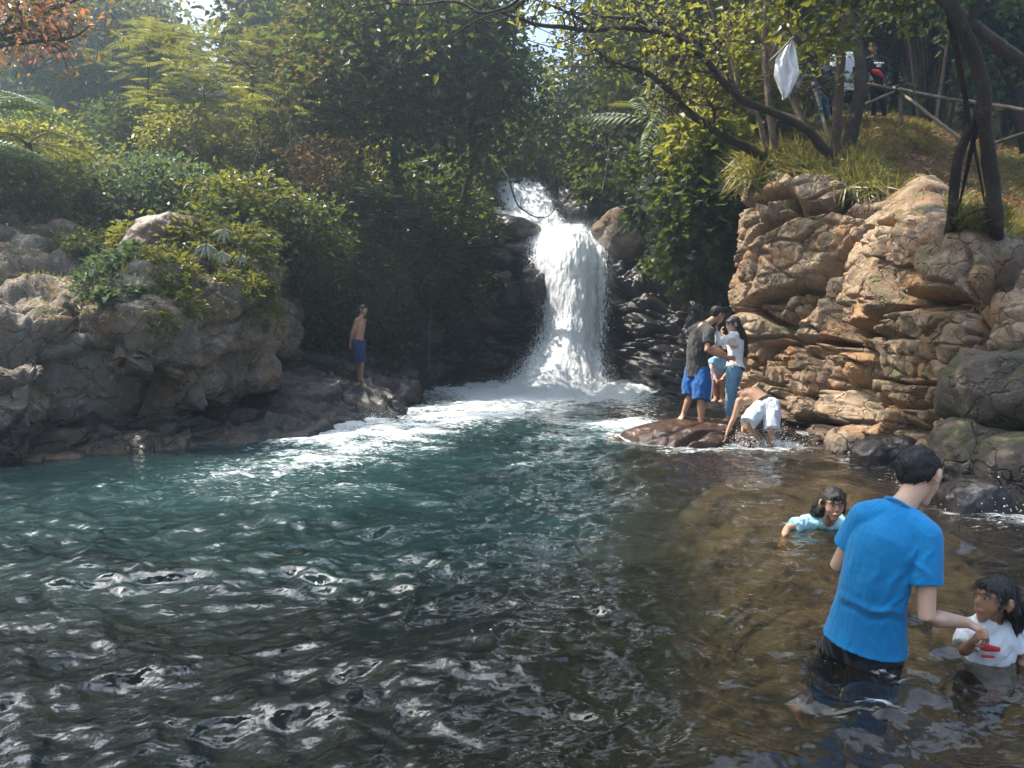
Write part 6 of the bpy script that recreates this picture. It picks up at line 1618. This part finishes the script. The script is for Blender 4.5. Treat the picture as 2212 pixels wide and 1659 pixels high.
person('dark-haired person standing behind the man in the white and blue shirt', {
    'hed': (1787, 130, Yr + .6), 'nek': (1790, 146, Yr + .6), 'sh0': (1774, 154, Yr + .6), 'sh1': (1806, 154, Yr + .7), 'hp0': (1783, 208, Yr + .6), 'hp1': (1799, 208, Yr + .6),
    'el0': (1771, 178, Yr + .6), 'wr0': (1778, 196, Yr + .4), 'el1': (1808, 178, Yr + .6), 'wr1': (1806, 198, Yr + .5),
    'kn0': (1783, 234, Yr + .6), 'an0': (1783, 258, Yr + .6), 'to0': (1780, 262, Yr + .4), 'kn1': (1799, 234, Yr + .6), 'an1': (1800, 258, Yr + .6), 'to1': (1800, 262, Yr + .4)},
    s=.92, head=.98, face=(-.9, .2, -.1), voxel=.012, skin='skin2', features=False, wear=[('pants', 'black', {}), ('long', 'navy', {'hem': -.12, 'g': .026})])
person('man in a grey jacket and jeans stooping beside the white cloth', {
    'hed': (1731, 138, 18.9), 'nek': (1743, 149, 19.0), 'mid': (1757, 172, 19.1), 'sh0': (1735, 157, 18.9), 'sh1': (1760, 153, 19.2), 'hp0': (1765, 200, 19.1), 'hp1': (1780, 200, 19.25),
    'el0': (1724, 180, 18.8), 'wr0': (1718, 196, 18.6), 'el1': (1752, 184, 19.1), 'wr1': (1740, 200, 18.8),
    'kn0': (1768, 232, 19.0), 'an0': (1770, 262, 19.1), 'to0': (1762, 268, 18.9), 'kn1': (1784, 232, 19.2), 'an1': (1788, 260, 19.3), 'to1': (1781, 266, 19.1)},
    s=.95, head=1.0, face=(-.75, -.45, -.5), voxel=.011, skin='skin2', wear=[('pants', 'denim', {}), ('long', 'grey', {'hem': -.12, 'g': .03})])
# white cloth tied to a slanting stick
fl = empty('white_cloth', tuple(D(1700, 150, 14.9)), 'large white cloth hanging from a slanting stick among the branches', 'cloth')
fb_ = np.array(fl.location)
cor = [(1690, 105), (1711, 83), (1719, 103), (1730, 158), (1703, 211), (1690, 214), (1673, 163), (1676, 128)]
def edge_x(y, side):
    L_ = [(1711, 83), (1690, 105), (1676, 128), (1673, 163), (1690, 214)]; R_ = [(1711, 83), (1719, 103), (1730, 158), (1703, 211), (1694, 214)]
    a__ = L_ if side == 0 else R_; return np.interp(y, [p[1] for p in a__], [p[0] for p in a__])
C_ = [[D(edge_x(y, 0) * (1 - s_) + edge_x(y, 1) * s_, y, 14.9) for s_ in np.linspace(0, 1, 70)] for y in np.linspace(83.5, 214, 110)]
P = np.array(C_); us = np.linspace(0, 1, 70)[None, :]; vs = np.linspace(0, 1, 110)[:, None]
cr_ = .045 * np.sin(us * 11 + vs * 4.5) * (.4 + vs) + .02 * np.sin(us * 23 - vs * 6) + .03 * np.abs(fbm(P * np.array([9, 1, 4.0]), 3, 9)) + .015 * fbm(P * np.array([20, 1, 9.0]), 3, 10)
P = P + np.stack([P[..., 0] * 0, cr_, P[..., 0] * 0], -1) - fb_
P = np.concatenate([P, (P + np.array([0, .010, 0]))[::-1]]); P = np.concatenate([P, P[:1]])
grid_obj('sheet', P, CL['white'], fl)
V, F = ctube(path3([(1663, 132, 14.85), (1690, 106, 14.85), (1714, 80, 14.85)]) - fb_, [.02] * 3, 8); mesh_np('stick', V, F, M['bamboo'], fl)
# people far up the path
def far_person(label, x, y0, y1, Y_, top, legs, skin='skin2', hair='long'):
    H = D(x, y0, Y_)[2] - D(x, y1, Y_)[2]; s_ = H / 1.7; b_ = D(x, y1, Y_); f = lambda a, b, c: b_ + np.array([a, b, c]) * s_
    person(label, {'hed': f(0, 0, 1.58), 'nek': f(0, 0, 1.42), 'sh0': f(-.17, 0, 1.38), 'sh1': f(.17, 0, 1.38), 'hp0': f(-.08, 0, .88), 'hp1': f(.08, 0, .88), 'el0': f(-.26, -.05, 1.15), 'wr0': f(-.12, -.2, 1.22),
        'el1': f(.22, 0, 1.1), 'wr1': f(.15, -.15, .95), 'kn0': f(-.1, -.03, .47), 'an0': f(-.1, 0, .06), 'to0': f(-.11, -.15, .02), 'kn1': f(.1, -.03, .47), 'an1': f(.1, 0, .06), 'to1': f(.11, -.15, .02)},
        s=s_, head=s_ * 1.05, face=(-.4, -.9, -.1), voxel=.02 * s_ / .6, skin=skin, hair=hair, features=False, female=True, foot=True, wear=[('pants', legs, {}), ('long', top, {'hem': -.1, 'g': .03})])
far_person('small distant girl in a dark jacket and blue jeans on the far slope', 2076, 233, 286, 41, 'black', 'denim_pale')
far_person('distant figure in a white top half hidden by the handrail post', 2106, 236, 288, 40.5, 'white', 'denim')

# small litter and rope
rp = empty('rope', tuple(D(930, 655, 20.2)), 'thin blue rope hanging straight down the dark gorge wall', 'rope'); rpb = np.array(rp.location)
V, F = ctube(path3([(931, 600, 20.6), (930, 655, 20.3), (928, 740, 20.2), (926, 800, 20.1)]) - rpb, [.007] * 4, 6); mesh_np('rope_strand', V, F, CL['denim'], rp)
o_ = ball_rock('plastic_scrap', D(2062, 979, 7.6), (.09, .06, .035), CL['offwhite'], 501, 'crumpled pale plastic scrap on the wet rocks beyond the man in blue', 'litter', n=30)
# ================================================================ HAZE
def haze_box(x0, x1, y0, y1, z0, z1, dens):
    V = [(x, y, z) for x in (x0, x1) for y in (y0, y1) for z in (z0, z1)]
    F = [(0, 1, 3, 2), (4, 6, 7, 5), (0, 4, 5, 1), (2, 3, 7, 6), (0, 2, 6, 4), (1, 5, 7, 3)]
    t = NT('haze_air'); t.t.nodes.remove(t.out); t.out = t.t.nodes.new('ShaderNodeOutputMaterial')
    v = t.n('ShaderNodeVolumePrincipled', {'Color': (0.62, 0.82, 1.0, 1), 'Density': dens, 'Anisotropy': 0.72})
    t.t.links.new(v.outputs[0], t.out.inputs['Volume'])
    o = mesh_np('haze', V, F, t.m, smooth=False); tag(o, kind='stuff'); o['label'] = 'thin blue haze filling the valley'; o['category'] = 'haze'
    return o
haze_box(-125, 125, -62, 150, -3.4, 66, 0.0064)
